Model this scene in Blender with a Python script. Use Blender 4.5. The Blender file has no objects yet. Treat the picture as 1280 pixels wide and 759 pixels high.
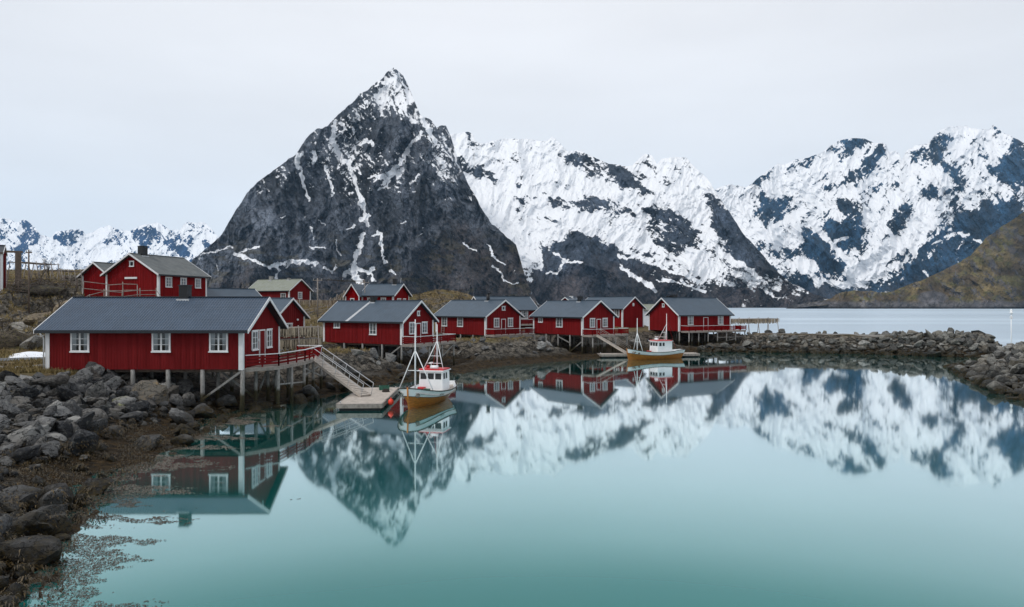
import bpy, math, random
import numpy as np
from mathutils import Vector, Matrix

# ------------------------------------------------------------------ camera, sky, sun, exposure
S = bpy.context.scene
COL = S.collection
FPX, HORIZ, CAMH = 853.3, 381.5, 7.5        # focal length and horizon of the photograph (1280 px wide), eye height
cam = bpy.data.cameras.new('camera'); cam_o = bpy.data.objects.new('camera', cam); COL.objects.link(cam_o)
cam.lens = 24.0; cam.sensor_width = 36.0; cam.clip_start = 0.3; cam.clip_end = 30000.0
cam.shift_y = 2.0 / 1280.0
cam_o.location = (0, 0, CAMH); cam_o.rotation_euler = (math.radians(90), 0, 0)
S.camera = cam_o

SUN_EL, SUN_AZ = 50.0, -122.0                # degrees; azimuth clockwise from +Y (behind, from the left)
W = bpy.data.worlds.new('World'); S.world = W; W.use_nodes = True
nt = W.node_tree; nt.nodes.clear()
def wn(t, **k):
    n = nt.nodes.new(t)
    for a, b in k.items(): setattr(n, a, b)
    return n
out = wn('ShaderNodeOutputWorld'); bg = wn('ShaderNodeBackground'); bg.inputs['Strength'].default_value = 0.10
sky = wn('ShaderNodeTexSky', sky_type='NISHITA', sun_disc=False)
sky.sun_elevation = math.radians(SUN_EL); sky.sun_rotation = math.radians(SUN_AZ)
tc = wn('ShaderNodeTexCoord'); sep = wn('ShaderNodeSeparateXYZ'); nt.links.new(tc.outputs['Generated'], sep.inputs[0])
ramp = wn('ShaderNodeValToRGB')              # overcast veil: cooler and a little darker low down
ramp.color_ramp.elements[0].position = 0.0; ramp.color_ramp.elements[0].color = (0.78, 0.835, 0.90, 1)
ramp.color_ramp.elements[1].position = 0.40; ramp.color_ramp.elements[1].color = (0.87, 0.885, 0.92, 1)
nt.links.new(sep.outputs['Z'], ramp.inputs[0])
mpw = wn('ShaderNodeMapping'); mpw.inputs['Scale'].default_value = (1.2, 1.2, 5.0); nt.links.new(tc.outputs['Generated'], mpw.inputs[0])
nz = wn('ShaderNodeTexNoise'); nz.inputs['Scale'].default_value = 1.6; nz.inputs['Detail'].default_value = 5; nz.inputs['Roughness'].default_value = 0.5
nt.links.new(mpw.outputs[0], nz.inputs['Vector'])
mr = wn('ShaderNodeMapRange'); mr.inputs['From Min'].default_value = 0.3; mr.inputs['From Max'].default_value = 0.7
mr.inputs['To Min'].default_value = 9.7; mr.inputs['To Max'].default_value = 10.8
nt.links.new(nz.outputs['Fac'], mr.inputs['Value'])
gx_ = wn('ShaderNodeMapRange'); gx_.interpolation_type = 'SMOOTHSTEP'      # thinner cloud ahead, over the fjord
gx_.inputs['From Min'].default_value = 0.25; gx_.inputs['From Max'].default_value = 1.0; gx_.inputs['To Min'].default_value = 0.86; gx_.inputs['To Max'].default_value = 1.05
nt.links.new(sep.outputs['Y'], gx_.inputs['Value'])
mg = wn('ShaderNodeMath', operation='MULTIPLY'); nt.links.new(mr.outputs[0], mg.inputs[0]); nt.links.new(gx_.outputs[0], mg.inputs[1])
vm = wn('ShaderNodeVectorMath', operation='SCALE'); nt.links.new(ramp.outputs[0], vm.inputs[0]); nt.links.new(mg.outputs[0], vm.inputs['Scale'])
mx = wn('ShaderNodeMix', data_type='RGBA'); mx.inputs['Factor'].default_value = 0.94
nt.links.new(sky.outputs[0], mx.inputs[6]); nt.links.new(vm.outputs[0], mx.inputs[7])
nt.links.new(mx.outputs[2], bg.inputs['Color']); nt.links.new(bg.outputs[0], out.inputs[0])

sl = bpy.data.lights.new('sun', 'SUN'); sl.energy = 1.5; sl.angle = math.radians(10); sl.color = (1.0, 0.96, 0.91)
so = bpy.data.objects.new('sun', sl); COL.objects.link(so)
az, el = math.radians(SUN_AZ), math.radians(SUN_EL)
sdir = Vector((math.sin(az) * math.cos(el), math.cos(az) * math.cos(el), math.sin(el)))
so.rotation_euler = sdir.to_track_quat('Z', 'Y').to_euler(); so.location = (0, 0, 60)

S.view_settings.view_transform = 'Standard'; S.view_settings.look = 'None'
S.view_settings.exposure = 0.0; S.view_settings.gamma = 1.0; S.view_settings.use_curve_mapping = False
S.render.engine = 'CYCLES'
S.cycles.use_denoising = True
S.cycles.max_bounces = 7; S.cycles.diffuse_bounces = 3; S.cycles.glossy_bounces = 3; S.cycles.volume_bounces = 1
S.cycles.transparent_max_bounces = 12

# ------------------------------------------------------------------ numeric helpers
def ss(a, b, x):
    t = np.clip((np.asarray(x, float) - a) / (b - a), 0, 1); return t * t * (3 - 2 * t)
_tabs = {}
def vnoise(x, y, seed=0):
    if seed not in _tabs: _tabs[seed] = np.random.RandomState(seed + 11).rand(256, 256)
    T = _tabs[seed]; xi = np.floor(x).astype(np.int64); yi = np.floor(y).astype(np.int64)
    fx = x - xi; fy = y - yi; fx = fx**3 * (fx * (fx * 6 - 15) + 10); fy = fy**3 * (fy * (fy * 6 - 15) + 10)
    a = T[xi & 255, yi & 255]; b = T[(xi + 1) & 255, yi & 255]; c = T[xi & 255, (yi + 1) & 255]; d = T[(xi + 1) & 255, (yi + 1) & 255]
    return (a + (b - a) * fx) * (1 - fy) + (c + (d - c) * fx) * fy
def fbm(x, y, octs=5, seed=0, gain=0.5, ridged=False):
    s = 0; amp = 1; tot = 0; cx, sx = math.cos(0.6), math.sin(0.6)
    for i in range(octs):
        n = vnoise(x + 17.3 * i, y - 9.1 * i, seed + i)
        if ridged: n = 1 - np.abs(2 * n - 1)
        s = s + amp * n; tot += amp; amp *= gain
        x, y = (x * cx - y * sx) * 2.03, (x * sx + y * cx) * 2.03
    return s / tot
def seg_dist(px, py, pts):
    """distance to a polyline and the fraction along it"""
    best = np.full(px.shape, 1e9); frac = np.zeros(px.shape); n = len(pts) - 1
    for i in range(n):
        ax, ay = pts[i][:2]; bx, by = pts[i + 1][:2]; dx, dy = bx - ax, by - ay
        t = np.clip(((px - ax) * dx + (py - ay) * dy) / (dx * dx + dy * dy + 1e-9), 0, 1)
        d = np.hypot(px - ax - t * dx, py - ay - t * dy); m = d < best
        best = np.where(m, d, best); frac = np.where(m, (i + t) / n, frac)
    return best, frac
def poly_sd(px, py, poly):
    """signed distance, positive inside"""
    d, _ = seg_dist(px, py, list(poly) + [poly[0]])
    inside = np.zeros(px.shape, bool); n = len(poly)
    for i in range(n):
        ax, ay = poly[i]; bx, by = poly[(i + 1) % n]
        if ay == by: continue
        c = ((ay > py) != (by > py)) & (px < (bx - ax) * (py - ay) / (by - ay) + ax); inside ^= c
    return np.where(inside, d, -d)
def at(px, py, Y): return Vector(((px - 640) / FPX * Y, Y, CAMH - (py - HORIZ) / FPX * Y))

# ------------------------------------------------------------------ materials
MATS = {}
class NT:
    def __init__(s, name):
        m = bpy.data.materials.new(name); m.use_nodes = True; s.m = m; s.t = m.node_tree
        s.b = s.t.nodes['Principled BSDF']; s.out = s.t.nodes['Material Output']
        s.tc = s.t.nodes.new('ShaderNodeTexCoord'); s.geo = s.t.nodes.new('ShaderNodeNewGeometry')
    def n(s, t, **k):
        n = s.t.nodes.new(t)
        for a, b in k.items(): setattr(n, a, b)
        return n
    def l(s, a, b): s.t.links.new(a, b)
    def v(s, o, i):
        if isinstance(o, (int, float)): i.default_value = o
        else: s.l(o, i)
    def math(s, op, a, b=0.0, clamp=False):
        n = s.n('ShaderNodeMath', operation=op, use_clamp=clamp); s.v(a, n.inputs[0]); s.v(b, n.inputs[1]); return n.outputs[0]
    def noise(s, vec, scale, detail=4, rough=0.55, map_scale=None, dist=0.0):
        if map_scale:
            mp = s.n('ShaderNodeMapping'); mp.inputs['Scale'].default_value = map_scale; s.l(vec, mp.inputs[0]); vec = mp.outputs[0]
        n = s.n('ShaderNodeTexNoise'); n.inputs['Scale'].default_value = scale; n.inputs['Detail'].default_value = detail
        n.inputs['Roughness'].default_value = rough; n.inputs['Distortion'].default_value = dist; s.l(vec, n.inputs['Vector']); return n.outputs['Fac']
    def rng(s, x, a, b, c=0.0, d=1.0):
        n = s.n('ShaderNodeMapRange'); n.inputs['From Min'].default_value = a; n.inputs['From Max'].default_value = b
        n.inputs['To Min'].default_value = c; n.inputs['To Max'].default_value = d; s.v(x, n.inputs['Value']); return n.outputs[0]
    def mix(s, f, a, b):
        n = s.n('ShaderNodeMix', data_type='RGBA'); s.v(f, n.inputs['Factor'])
        for q, i in ((a, 6), (b, 7)):
            if isinstance(q, tuple): n.inputs[i].default_value = (*q, 1)
            else: s.l(q, n.inputs[i])
        return n.outputs[2]
    def bump(s, h, strength=0.5, dist=0.02, prev=None):
        n = s.n('ShaderNodeBump'); n.inputs['Strength'].default_value = strength; n.inputs['Distance'].default_value = dist
        s.l(h, n.inputs['Height'])
        if prev is not None: s.l(prev, n.inputs['Normal'])
        return n.outputs[0]
    def done(s, col=None, rough=None, normal=None, spec=None):
        if col is not None:
            if isinstance(col, tuple): s.b.inputs['Base Color'].default_value = (*col, 1)
            else: s.l(col, s.b.inputs['Base Color'])
        if rough is not None: s.v(rough, s.b.inputs['Roughness'])
        if normal is not None: s.l(normal, s.b.inputs['Normal'])
        if spec is not None: s.b.inputs['Specular IOR Level'].default_value = spec
        MATS[s.m.name] = s.m; return s.m

def simple(name, col, rough=0.6, var=0.18, scale=3.0, bump=0.0, bscale=30.0, spec=0.4):
    t = NT(name); n = t.noise(t.tc.outputs['Object'], scale, 5)
    c = t.mix(t.rng(n, 0.3, 0.7), tuple(x * (1 - var) for x in col), tuple(min(1, x * (1 + var)) for x in col))
    nm = t.bump(t.noise(t.tc.outputs['Object'], bscale, 3), bump, 0.01) if bump else None
    return t.done(c, rough, nm, spec)

simple('white_paint', (0.74, 0.75, 0.76), 0.5, 0.08, 2.5)
simple('white_boat_paint', (0.86, 0.885, 0.90), 0.3, 0.07, 1.5)
simple('deck_boards', (0.34, 0.29, 0.26), 0.8, 0.25, 3, 0.3)
simple('dock_boards', (0.46, 0.41, 0.36), 0.8, 0.2, 3, 0.3)
simple('bare_wood', (0.27, 0.24, 0.215), 0.85, 0.3, 4, 0.4)
simple('brown_wood', (0.13, 0.10, 0.08), 0.85, 0.3, 4, 0.4)
simple('black_metal', (0.012, 0.013, 0.015), 0.45, 0.3)
simple('dark_trim', (0.02, 0.025, 0.032), 0.4, 0.2)
simple('grey_metal', (0.45, 0.47, 0.49), 0.4, 0.12)
simple('concrete', (0.3, 0.3, 0.29), 0.85, 0.2, 3, 0.3)
simple('room_dark', (0.025, 0.03, 0.035), 0.7, 0.3)
simple('curtain', (0.5, 0.52, 0.54), 0.9, 0.1)
simple('boat_red', (0.55, 0.03, 0.035), 0.4, 0.15)
simple('fender_red', (0.85, 0.06, 0.03), 0.35, 0.08)
simple('rope_dark', (0.05, 0.045, 0.04), 0.9, 0.3)
simple('float_black', (0.02, 0.022, 0.024), 0.6, 0.4)
simple('green_gear', (0.03, 0.12, 0.08), 0.6, 0.3)
simple('net_heap', (0.28, 0.25, 0.22), 0.9, 0.4, 8, 0.5)
simple('white_tarp', (0.72, 0.74, 0.77), 0.6, 0.06, 2, 0.3, 4)
simple('asphalt', (0.115, 0.125, 0.135), 0.85, 0.2, 0.6, 0.3, 8)
simple('gravel', (0.19, 0.18, 0.165), 0.9, 0.25, 1.5, 0.5, 14)
simple('bark', (0.07, 0.058, 0.048), 0.9, 0.3, 6)

def red_wall(name, board=0.2, base=(0.215, 0.0060, 0.0075)):
    t = NT(name); sp = t.n('ShaderNodeSeparateXYZ'); t.l(t.tc.outputs['Object'], sp.inputs[0])
    u = t.math('ADD', sp.outputs[0], sp.outputs[1]); cell = t.math('FLOOR', t.math('DIVIDE', u, board))
    wnz = t.n('ShaderNodeTexWhiteNoise', noise_dimensions='1D'); t.l(cell, wnz.inputs['W'])
    st = t.noise(t.tc.outputs['Object'], 1.0, 5, 0.6, (5.0, 5.0, 0.5))
    big = t.noise(t.tc.outputs['Object'], 0.5, 3, 0.5)
    f = t.math('ADD', t.math('MULTIPLY', wnz.outputs[0], 0.45), t.math('MULTIPLY', st, 0.8))
    f = t.math('ADD', f, t.math('MULTIPLY', big, 0.5))
    c = t.mix(t.rng(f, 0.5, 1.35), tuple(x * 0.62 for x in base), (base[0] * 1.18, base[1] * 1.5, base[2] * 1.5))
    oi = t.n('ShaderNodeObjectInfo'); hs = t.n('ShaderNodeHueSaturation'); t.l(c, hs.inputs['Color']); t.v(t.rng(oi.outputs['Random'], 0, 1, 0.80, 1.12), hs.inputs['Value']); t.v(t.rng(oi.outputs['Random'], 0, 1, 0.93, 1.03), hs.inputs['Saturation']); c = hs.outputs[0]
    # faded, dusty lower edge and drips
    worn = t.math('MULTIPLY', t.rng(t.noise(t.tc.outputs['Object'], 2.0, 6, 0.7, (3, 3, 0.3)), 0.62, 0.82), 0.25)
    c = t.mix(worn, c, (0.20, 0.05, 0.045))
    nm = t.bump(t.noise(t.tc.outputs['Object'], 8, 4, 0.6, (8, 8, 0.6)), 0.35, 0.01)
    return t.done(c, 0.85, nm, 0.07)
red_wall('red_boards'); red_wall('red_boards_faded', 0.2, (0.23, 0.016, 0.02))

def roof_mat(name, col, rough=0.45, var=0.2, ribs=True, moss=None):
    t = NT(name); o = t.tc.outputs['Object']; sp = t.n('ShaderNodeSeparateXYZ'); t.l(o, sp.inputs[0])
    n = t.noise(o, 0.9, 6, 0.6); n2 = t.noise(o, 5, 5, 0.65, (1, 0.15, 0.3))
    f = t.math('ADD', t.math('MULTIPLY', n, 0.6), t.math('MULTIPLY', n2, 0.4))
    c = t.mix(t.rng(f, 0.3, 0.7), tuple(x * (1 - var) for x in col), tuple(x * (1 + var) for x in col))
    if moss: c = t.mix(t.math('MULTIPLY', t.rng(t.noise(o, 1.3, 6, 0.7), 0.45, 0.65), 0.6), c, moss)
    h = t.math('SINE', t.math('MULTIPLY', sp.outputs[0], 2 * math.pi / 0.22))
    nm = t.bump(h, 0.5 if ribs else 0.0, 0.02)
    return t.done(c, rough, nm, 0.5)
roof_mat('roof_slate_blue', (0.050, 0.079, 0.112), 0.5)
roof_mat('roof_tile_metal', (0.046, 0.074, 0.116), 0.42, 0.2, ribs=False)
roof_mat('roof_old_slate', (0.115, 0.128, 0.130), 0.8, 0.3, moss=(0.19, 0.195, 0.185))
roof_mat('roof_pale_green', (0.24, 0.26, 0.225), 0.7, 0.15, moss=(0.2, 0.22, 0.14))

t = NT('glass')     # clear pane: fresnel reflection over see-through glass
gl = t.n('ShaderNodeBsdfGlossy'); gl.inputs['Roughness'].default_value = 0.03
tr = t.n('ShaderNodeBsdfTransparent'); tr.inputs[0].default_value = (0.86, 0.9, 0.92, 1)
fr = t.n('ShaderNodeFresnel'); fr.inputs[0].default_value = 1.7
ms = t.n('ShaderNodeMixShader'); t.l(fr.outputs[0], ms.inputs[0]); t.l(tr.outputs[0], ms.inputs[1]); t.l(gl.outputs[0], ms.inputs[2])
t.l(ms.outputs[0], t.out.inputs[0]); t.done()

t = NT('piling_wood')      # weathered grey above, weed-darkened below high water
sp = t.n('ShaderNodeSeparateXYZ'); t.l(t.geo.outputs['Position'], sp.inputs[0])
n = t.noise(t.tc.outputs['Object'], 5, 4, 0.6, (4, 4, 0.7)); zz = t.math('ADD', sp.outputs[2], t.math('MULTIPLY', n, 0.5))
dry = t.mix(t.rng(n, 0.3, 0.7), (0.12, 0.117, 0.11), (0.35, 0.345, 0.33))
wet = t.mix(t.rng(n, 0.3, 0.7), (0.02, 0.018, 0.01), (0.075, 0.062, 0.03))
t.done(t.mix(t.rng(zz, 1.45, 1.75), wet, dry), 0.8, t.bump(n, 0.4, 0.02), 0.3)

def hull_wood(name, col):
    t = NT(name); sp = t.n('ShaderNodeSeparateXYZ'); t.l(t.tc.outputs['Object'], sp.inputs[0])
    pl = t.math('FRACT', t.math('MULTIPLY', sp.outputs[2], 9.0)); seam = t.math('LESS_THAN', pl, 0.13)
    n = t.noise(t.tc.outputs['Object'], 2.5, 5, 0.6, (1, 1, 6))
    c = t.mix(t.rng(n, 0.3, 0.7), tuple(x * 0.6 for x in col), tuple(x * 1.25 for x in col))
    c = t.mix(t.math('MULTIPLY', seam, 0.65), c, (0.07, 0.03, 0.012))
    return t.done(c, 0.35, t.bump(pl, 0.25, 0.01), 0.5)
hull_wood('varnished_hull', (0.50, 0.18, 0.03))

def rock_mat(name, lo, hi, lichen=None, tide=True, lich_amt=0.5):
    t = NT(name); o = t.tc.outputs['Object']; P = t.geo.outputs['Position']
    oi = t.n('ShaderNodeObjectInfo'); at_ = t.n('ShaderNodeAttribute', attribute_name='tint')
    r = t.math('FRACT', t.math('ADD', oi.outputs['Random'], at_.outputs['Fac']))
    n = t.noise(P, 1.7, 7, 0.65); n2 = t.noise(P, 9, 5, 0.7)
    f = t.math('ADD', t.math('MULTIPLY', r, 0.75), t.math('MULTIPLY', n, 0.65))
    f = t.math('ADD', f, t.math('MULTIPLY', t.math('SUBTRACT', n2, 0.5), 0.9))
    c = t.mix(t.rng(f, 0.3, 1.15), lo, hi)
    warm = t.rng(t.math('FRACT', t.math('MULTIPLY', r, 7.3)), 0.55, 1.0); c = t.mix(t.math('MULTIPLY', warm, 0.28), c, (hi[0] * 1.05, hi[1] * 0.86, hi[2] * 0.62))
    c = t.mix(t.math('MULTIPLY', t.rng(t.math('FRACT', t.math('MULTIPLY', r, 13.7)), 0.86, 0.95), 0.75), c, (0.36, 0.355, 0.335))
    c = t.mix(t.math('MULTIPLY', t.rng(t.math('FRACT', t.math('MULTIPLY', r, 5.1)), 0.72, 0.9), 0.7), c, (0.018, 0.02, 0.024))
    if lichen:
        c = t.mix(t.math('MULTIPLY', t.rng(t.noise(P, 3.3, 8, 0.75), 0.53, 0.66), lich_amt), c, lichen)
    if tide:
        sp = t.n('ShaderNodeSeparateXYZ'); t.l(P, sp.inputs[0])
        zz = t.math('ADD', sp.outputs[2], t.math('MULTIPLY', t.math('SUBTRACT', t.noise(P, 0.8, 5, 0.6), 0.5), 2.0))
        w = t.noise(P, 6, 5, 0.65)
        weed = t.mix(t.rng(w, 0.38, 0.62), (0.006, 0.006, 0.004), (0.050, 0.036, 0.012))
        wetrock = t.mix(0.62, c, (0.012, 0.012, 0.012))
        c = t.mix(t.rng(zz, 1.25, 0.75), c, wetrock)
        c = t.mix(t.math('MULTIPLY', t.rng(zz, 0.75, 0.35), t.rng(w, 0.25, 0.5)), c, weed)
    cv = t.noise(P, 1.9, 4, 0.6, (1, 1, 1.8), 0.5); crk = t.rng(t.math('ABSOLUTE', t.math('SUBTRACT', cv, 0.5)), 0.0, 0.022)
    c = t.mix(crk, (0.008, 0.008, 0.008), c)
    h = t.math('ADD', t.noise(P, 5, 8, 0.7), t.math('MULTIPLY', t.noise(P, 28, 4, 0.6), 0.3)); h = t.math('ADD', h, t.math('MULTIPLY', crk, 0.5))
    return t.done(c, 0.82, t.bump(h, 0.9, 0.10), 0.3)
rock_mat('boulder_grey', (0.014, 0.016, 0.020), (0.19, 0.19, 0.187), (0.34, 0.335, 0.30), lich_amt=0.45)
rock_mat('boulder_breakwater', (0.045, 0.046, 0.044), (0.27, 0.268, 0.245), (0.4, 0.39, 0.35), lich_amt=0.4)
rock_mat('boulder_pale', (0.17, 0.17, 0.15), (0.42, 0.41, 0.36), (0.30, 0.31, 0.10), tide=False, lich_amt=0.8)
rock_mat('boulder_ochre', (0.04, 0.04, 0.038), (0.18, 0.17, 0.15), (0.25, 0.175, 0.09), tide=False, lich_amt=0.85)
rock_mat('boulder_slab', (0.25, 0.28, 0.32), (0.45, 0.49, 0.54), None, tide=False)

rock_mat('outcrop_rock', (0.05, 0.042, 0.032), (0.30, 0.24, 0.165), (0.15, 0.135, 0.03), tide=False, lich_amt=0.8)
def terrain_mat():
    t = NT('shore_ground'); P = t.geo.outputs['Position']; sp = t.n('ShaderNodeSeparateXYZ'); t.l(P, sp.inputs[0])
    nsp = t.n('ShaderNodeSeparateXYZ'); t.l(t.geo.outputs['Normal'], nsp.inputs[0])
    n1 = t.noise(P, 0.22, 7, 0.62); n2 = t.noise(P, 1.4, 7, 0.7); n3 = t.noise(P, 9, 5, 0.7)
    rock = t.mix(t.rng(n2, 0.3, 0.7), (0.035, 0.032, 0.028), (0.30, 0.265, 0.215))
    rock = t.mix(t.math('MULTIPLY', t.rng(n3, 0.5, 0.75), 0.5), rock, (0.33, 0.31, 0.28))
    cv = t.noise(P, 0.55, 5, 0.6, (1, 1, 2.2), 0.6); crk = t.rng(t.math('ABSOLUTE', t.math('SUBTRACT', cv, 0.5)), 0.0, 0.035)
    cv2 = t.noise(P, 1.6, 4, 0.6, (1, 1, 2.5), 0.4); crk2 = t.rng(t.math('ABSOLUTE', t.math('SUBTRACT', cv2, 0.5)), 0.0, 0.03, 0.35, 1.0); crk = t.math('MULTIPLY', crk, crk2)
    rock = t.mix(crk, (0.012, 0.011, 0.010), rock)
    grass = t.mix(t.rng(n2, 0.35, 0.65), (0.085, 0.062, 0.030), (0.31, 0.23, 0.115))
    grass = t.mix(t.math('MULTIPLY', t.rng(n1, 0.5, 0.65), 0.6), grass, (0.155, 0.15, 0.035))
    grass = t.mix(t.math('MULTIPLY', t.rng(n3, 0.5, 0.7), 0.4), grass, (0.07, 0.05, 0.035))
    g = t.math('MULTIPLY', t.rng(t.math('ADD', nsp.outputs[2], t.math('MULTIPLY', t.math('SUBTRACT', n2, 0.5), 0.5)), 0.86, 0.96), t.rng(t.math('ADD', sp.outputs[2], t.math('MULTIPLY', n1, 1.0)), 2.9, 3.3))
    c = t.mix(g, rock, grass)
    zz = t.math('ADD', sp.outputs[2], t.math('MULTIPLY', t.math('SUBTRACT', t.noise(P, 0.5, 6, 0.6), 0.5), 1.6))
    w = t.noise(P, 2.2, 8, 0.7)
    weed = t.mix(t.rng(w, 0.35, 0.65), (0.008, 0.007, 0.004), (0.078, 0.046, 0.014))
    c = t.mix(t.math('MULTIPLY', t.rng(zz, 1.5, 1.0), 0.6), c, (0.03, 0.026, 0.02))
    c = t.mix(t.rng(zz, 0.95, 0.55), c, weed)
    h = t.math('ADD', t.noise(P, 2.5, 9, 0.72), t.math('MULTIPLY', n3, 0.25)); h = t.math('ADD', h, t.math('MULTIPLY', crk, 0.9))
    return t.done(c, 0.88, t.bump(h, 1.0, 0.3), 0.25)
terrain_mat()

def water_mat(name, rough, body, bumps, ior=1.40, tint=None):
    t = NT(name); P = t.geo.outputs['Position']
    nm = None
    for sc, ms_, st, di in bumps: nm = t.bump(t.noise(P, sc, 3, 0.5, ms_), st, di, nm)
    t.b.inputs['IOR'].default_value = ior
    if tint: t.b.inputs['Specular Tint'].default_value = (*tint, 1)
    return t, nm
t = NT('harbour_water'); P = t.geo.outputs['Position']     # mirror-like at a low angle, teal body from above
nm = t.bump(t.noise(P, 0.35, 3, 0.5, (1, 0.6, 1)), 0.10, 0.010)
lw = t.n('ShaderNodeLayerWeight'); lw.inputs['Blend'].default_value = 0.5; t.l(nm, lw.inputs['Normal'])
cr_ = t.n('ShaderNodeValToRGB'); cr_.color_ramp.interpolation = 'B_SPLINE'; e_ = cr_.color_ramp.elements
e_[0].position = 0.0; e_[0].color = (0.03,) * 3 + (1,); e_[1].position = 1.0; e_[1].color = (1, 1, 1, 1)
for p_, v_ in ((0.40, 0.06), (0.55, 0.10), (0.63, 0.20), (0.68, 0.40), (0.75, 0.68), (0.84, 0.88)):
    q_ = e_.new(p_); q_.color = (v_, v_, v_, 1)
t.l(lw.outputs['Facing'], cr_.inputs[0])
df = t.n('ShaderNodeBsdfDiffuse'); gl = t.n('ShaderNodeBsdfGlossy'); gl.inputs['Roughness'].default_value = 0.04; t.l(t.mix(t.rng(lw.outputs['Facing'], 0.62, 0.87), (0.62, 0.92, 0.93), (0.91, 0.98, 1.0)), gl.inputs['Color'])
t.l(t.mix(t.rng(t.noise(P, 0.03, 3, 0.5), 0.3, 0.7), (0.002, 0.100, 0.090), (0.010, 0.155, 0.140)), df.inputs['Color']); t.l(nm, gl.inputs['Normal'])
ms = t.n('ShaderNodeMixShader'); t.l(cr_.outputs[0], ms.inputs[0]); t.l(df.outputs[0], ms.inputs[1]); t.l(gl.outputs[0], ms.inputs[2]); t.l(ms.outputs[0], t.out.inputs[0]); t.done()
t = NT('fjord_water_surface'); P = t.geo.outputs['Position']      # wind-ruffled: reflected sky painted into a pale diffuse colour, darker and glossier in lanes
lane = t.rng(t.noise(P, 0.015, 5, 0.6, (0.08, 1, 1)), 0.42, 0.60)
df = t.n('ShaderNodeBsdfDiffuse'); t.l(t.mix(lane, (0.50, 0.60, 0.68), (0.26, 0.35, 0.42)), df.inputs['Color'])
gl = t.n('ShaderNodeBsdfGlossy'); gl.inputs['Color'].default_value = (0.9, 0.95, 1, 1); gl.inputs['Roughness'].default_value = 0.3
t.l(t.bump(t.noise(P, 0.6, 3, 0.5, (0.5, 1, 1)), 0.8, 0.6), gl.inputs['Normal'])
ms = t.n('ShaderNodeMixShader'); t.l(t.rng(lane, 0, 1, 0.22, 0.5), ms.inputs[0]); t.l(df.outputs[0], ms.inputs[1]); t.l(gl.outputs[0], ms.inputs[2]); t.l(ms.outputs[0], t.out.inputs[0]); t.done()
t = NT('mountain_surface')
sn = t.n('ShaderNodeAttribute', attribute_name='snow'); rc = t.n('ShaderNodeAttribute', attribute_name='rock')
P = t.geo.outputs['Position']
fn = t.noise(P, 0.022, 9, 0.75, (1.0, 0.6, 0.8)); fn2 = t.noise(P, 0.13, 6, 0.75, (1, 0.7, 1.3))
s = t.math('ADD', sn.outputs['Fac'], t.math('MULTIPLY', t.math('SUBTRACT', fn, 0.5), 0.8))
s = t.math('ADD', s, t.math('MULTIPLY', t.math('SUBTRACT', fn2, 0.5), 0.4))
f = t.rng(s, -0.05, 0.09)
rockc = t.mix(t.rng(t.math('ADD', t.math('MULTIPLY', fn, 0.4), t.math('MULTIPLY', fn2, 0.6)), 0.38, 0.62), (0.50, 0.52, 0.54), (1.68, 1.64, 1.60))
mm = t.n('ShaderNodeMix', data_type='RGBA', blend_type='MULTIPLY'); mm.inputs['Factor'].default_value = 1
t.l(rc.outputs['Color'], mm.inputs[6]); t.l(rockc, mm.inputs[7])
h = t.math('SUBTRACT', t.math('ADD', fn, t.math('MULTIPLY', fn2, 0.35)), 0.675)
h = t.math('MULTIPLY', h, t.rng(f, 0, 1, 1.0, 0.12))
t.done(t.mix(f, mm.outputs[2], (0.88, 0.90, 0.93)), t.rng(f, 0, 1, 0.8, 0.6), t.bump(h, 1.0, 30.0), 0.25)

t = NT('heath_hill'); P = t.geo.outputs['Position']
rc = t.n('ShaderNodeAttribute', attribute_name='rock'); fn = t.noise(P, 0.025, 8, 0.7); fn2 = t.noise(P, 0.14, 6, 0.7)
c = t.mix(t.rng(fn, 0.35, 0.65), (0.6, 0.6, 0.6), (1.5, 1.45, 1.4))
mm = t.n('ShaderNodeMix', data_type='RGBA', blend_type='MULTIPLY'); mm.inputs['Factor'].default_value = 1
t.l(rc.outputs['Color'], mm.inputs[6]); t.l(c, mm.inputs[7])
c = t.mix(t.math('MULTIPLY', t.rng(fn2, 0.5, 0.68), 0.6), mm.outputs[2], (0.035, 0.03, 0.02))
t.done(c, 0.9, t.bump(t.math('ADD', fn, t.math('MULTIPLY', fn2, 0.4)), 0.9, 14.0), 0.2)

t = NT('snow'); t.done((0.84, 0.87, 0.92), 0.6, t.bump(t.noise(t.geo.outputs['Position'], 2.0, 5, 0.6), 0.4, 0.06))
t = NT('weed_floating'); at_ = t.n('ShaderNodeAttribute', attribute_name='tint')
t.done(t.mix(at_.outputs['Fac'], (0.018, 0.016, 0.007), (0.25, 0.205, 0.165)), 0.5)
t = NT('wrack'); at_ = t.n('ShaderNodeAttribute', attribute_name='tint'); t.done(t.mix(at_.outputs['Fac'], (0.014, 0.011, 0.005), (0.15, 0.095, 0.025)), 0.5)
t = NT('stockfish'); at_ = t.n('ShaderNodeAttribute', attribute_name='tint')
t.done(t.mix(at_.outputs['Fac'], (0.05, 0.035, 0.024), (0.62, 0.52, 0.38)), 0.7)
t = NT('twigs'); oi = t.n('ShaderNodeAttribute', attribute_name='tint'); t.done(t.mix(oi.outputs['Fac'], (0.035, 0.028, 0.02), (0.13, 0.095, 0.055)), 0.9)
t = NT('dry_grass'); oi = t.n('ShaderNodeAttribute', attribute_name='tint'); t.done(t.mix(oi.outputs['Fac'], (0.085, 0.065, 0.022), (0.34, 0.26, 0.11)), 0.9)

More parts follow.
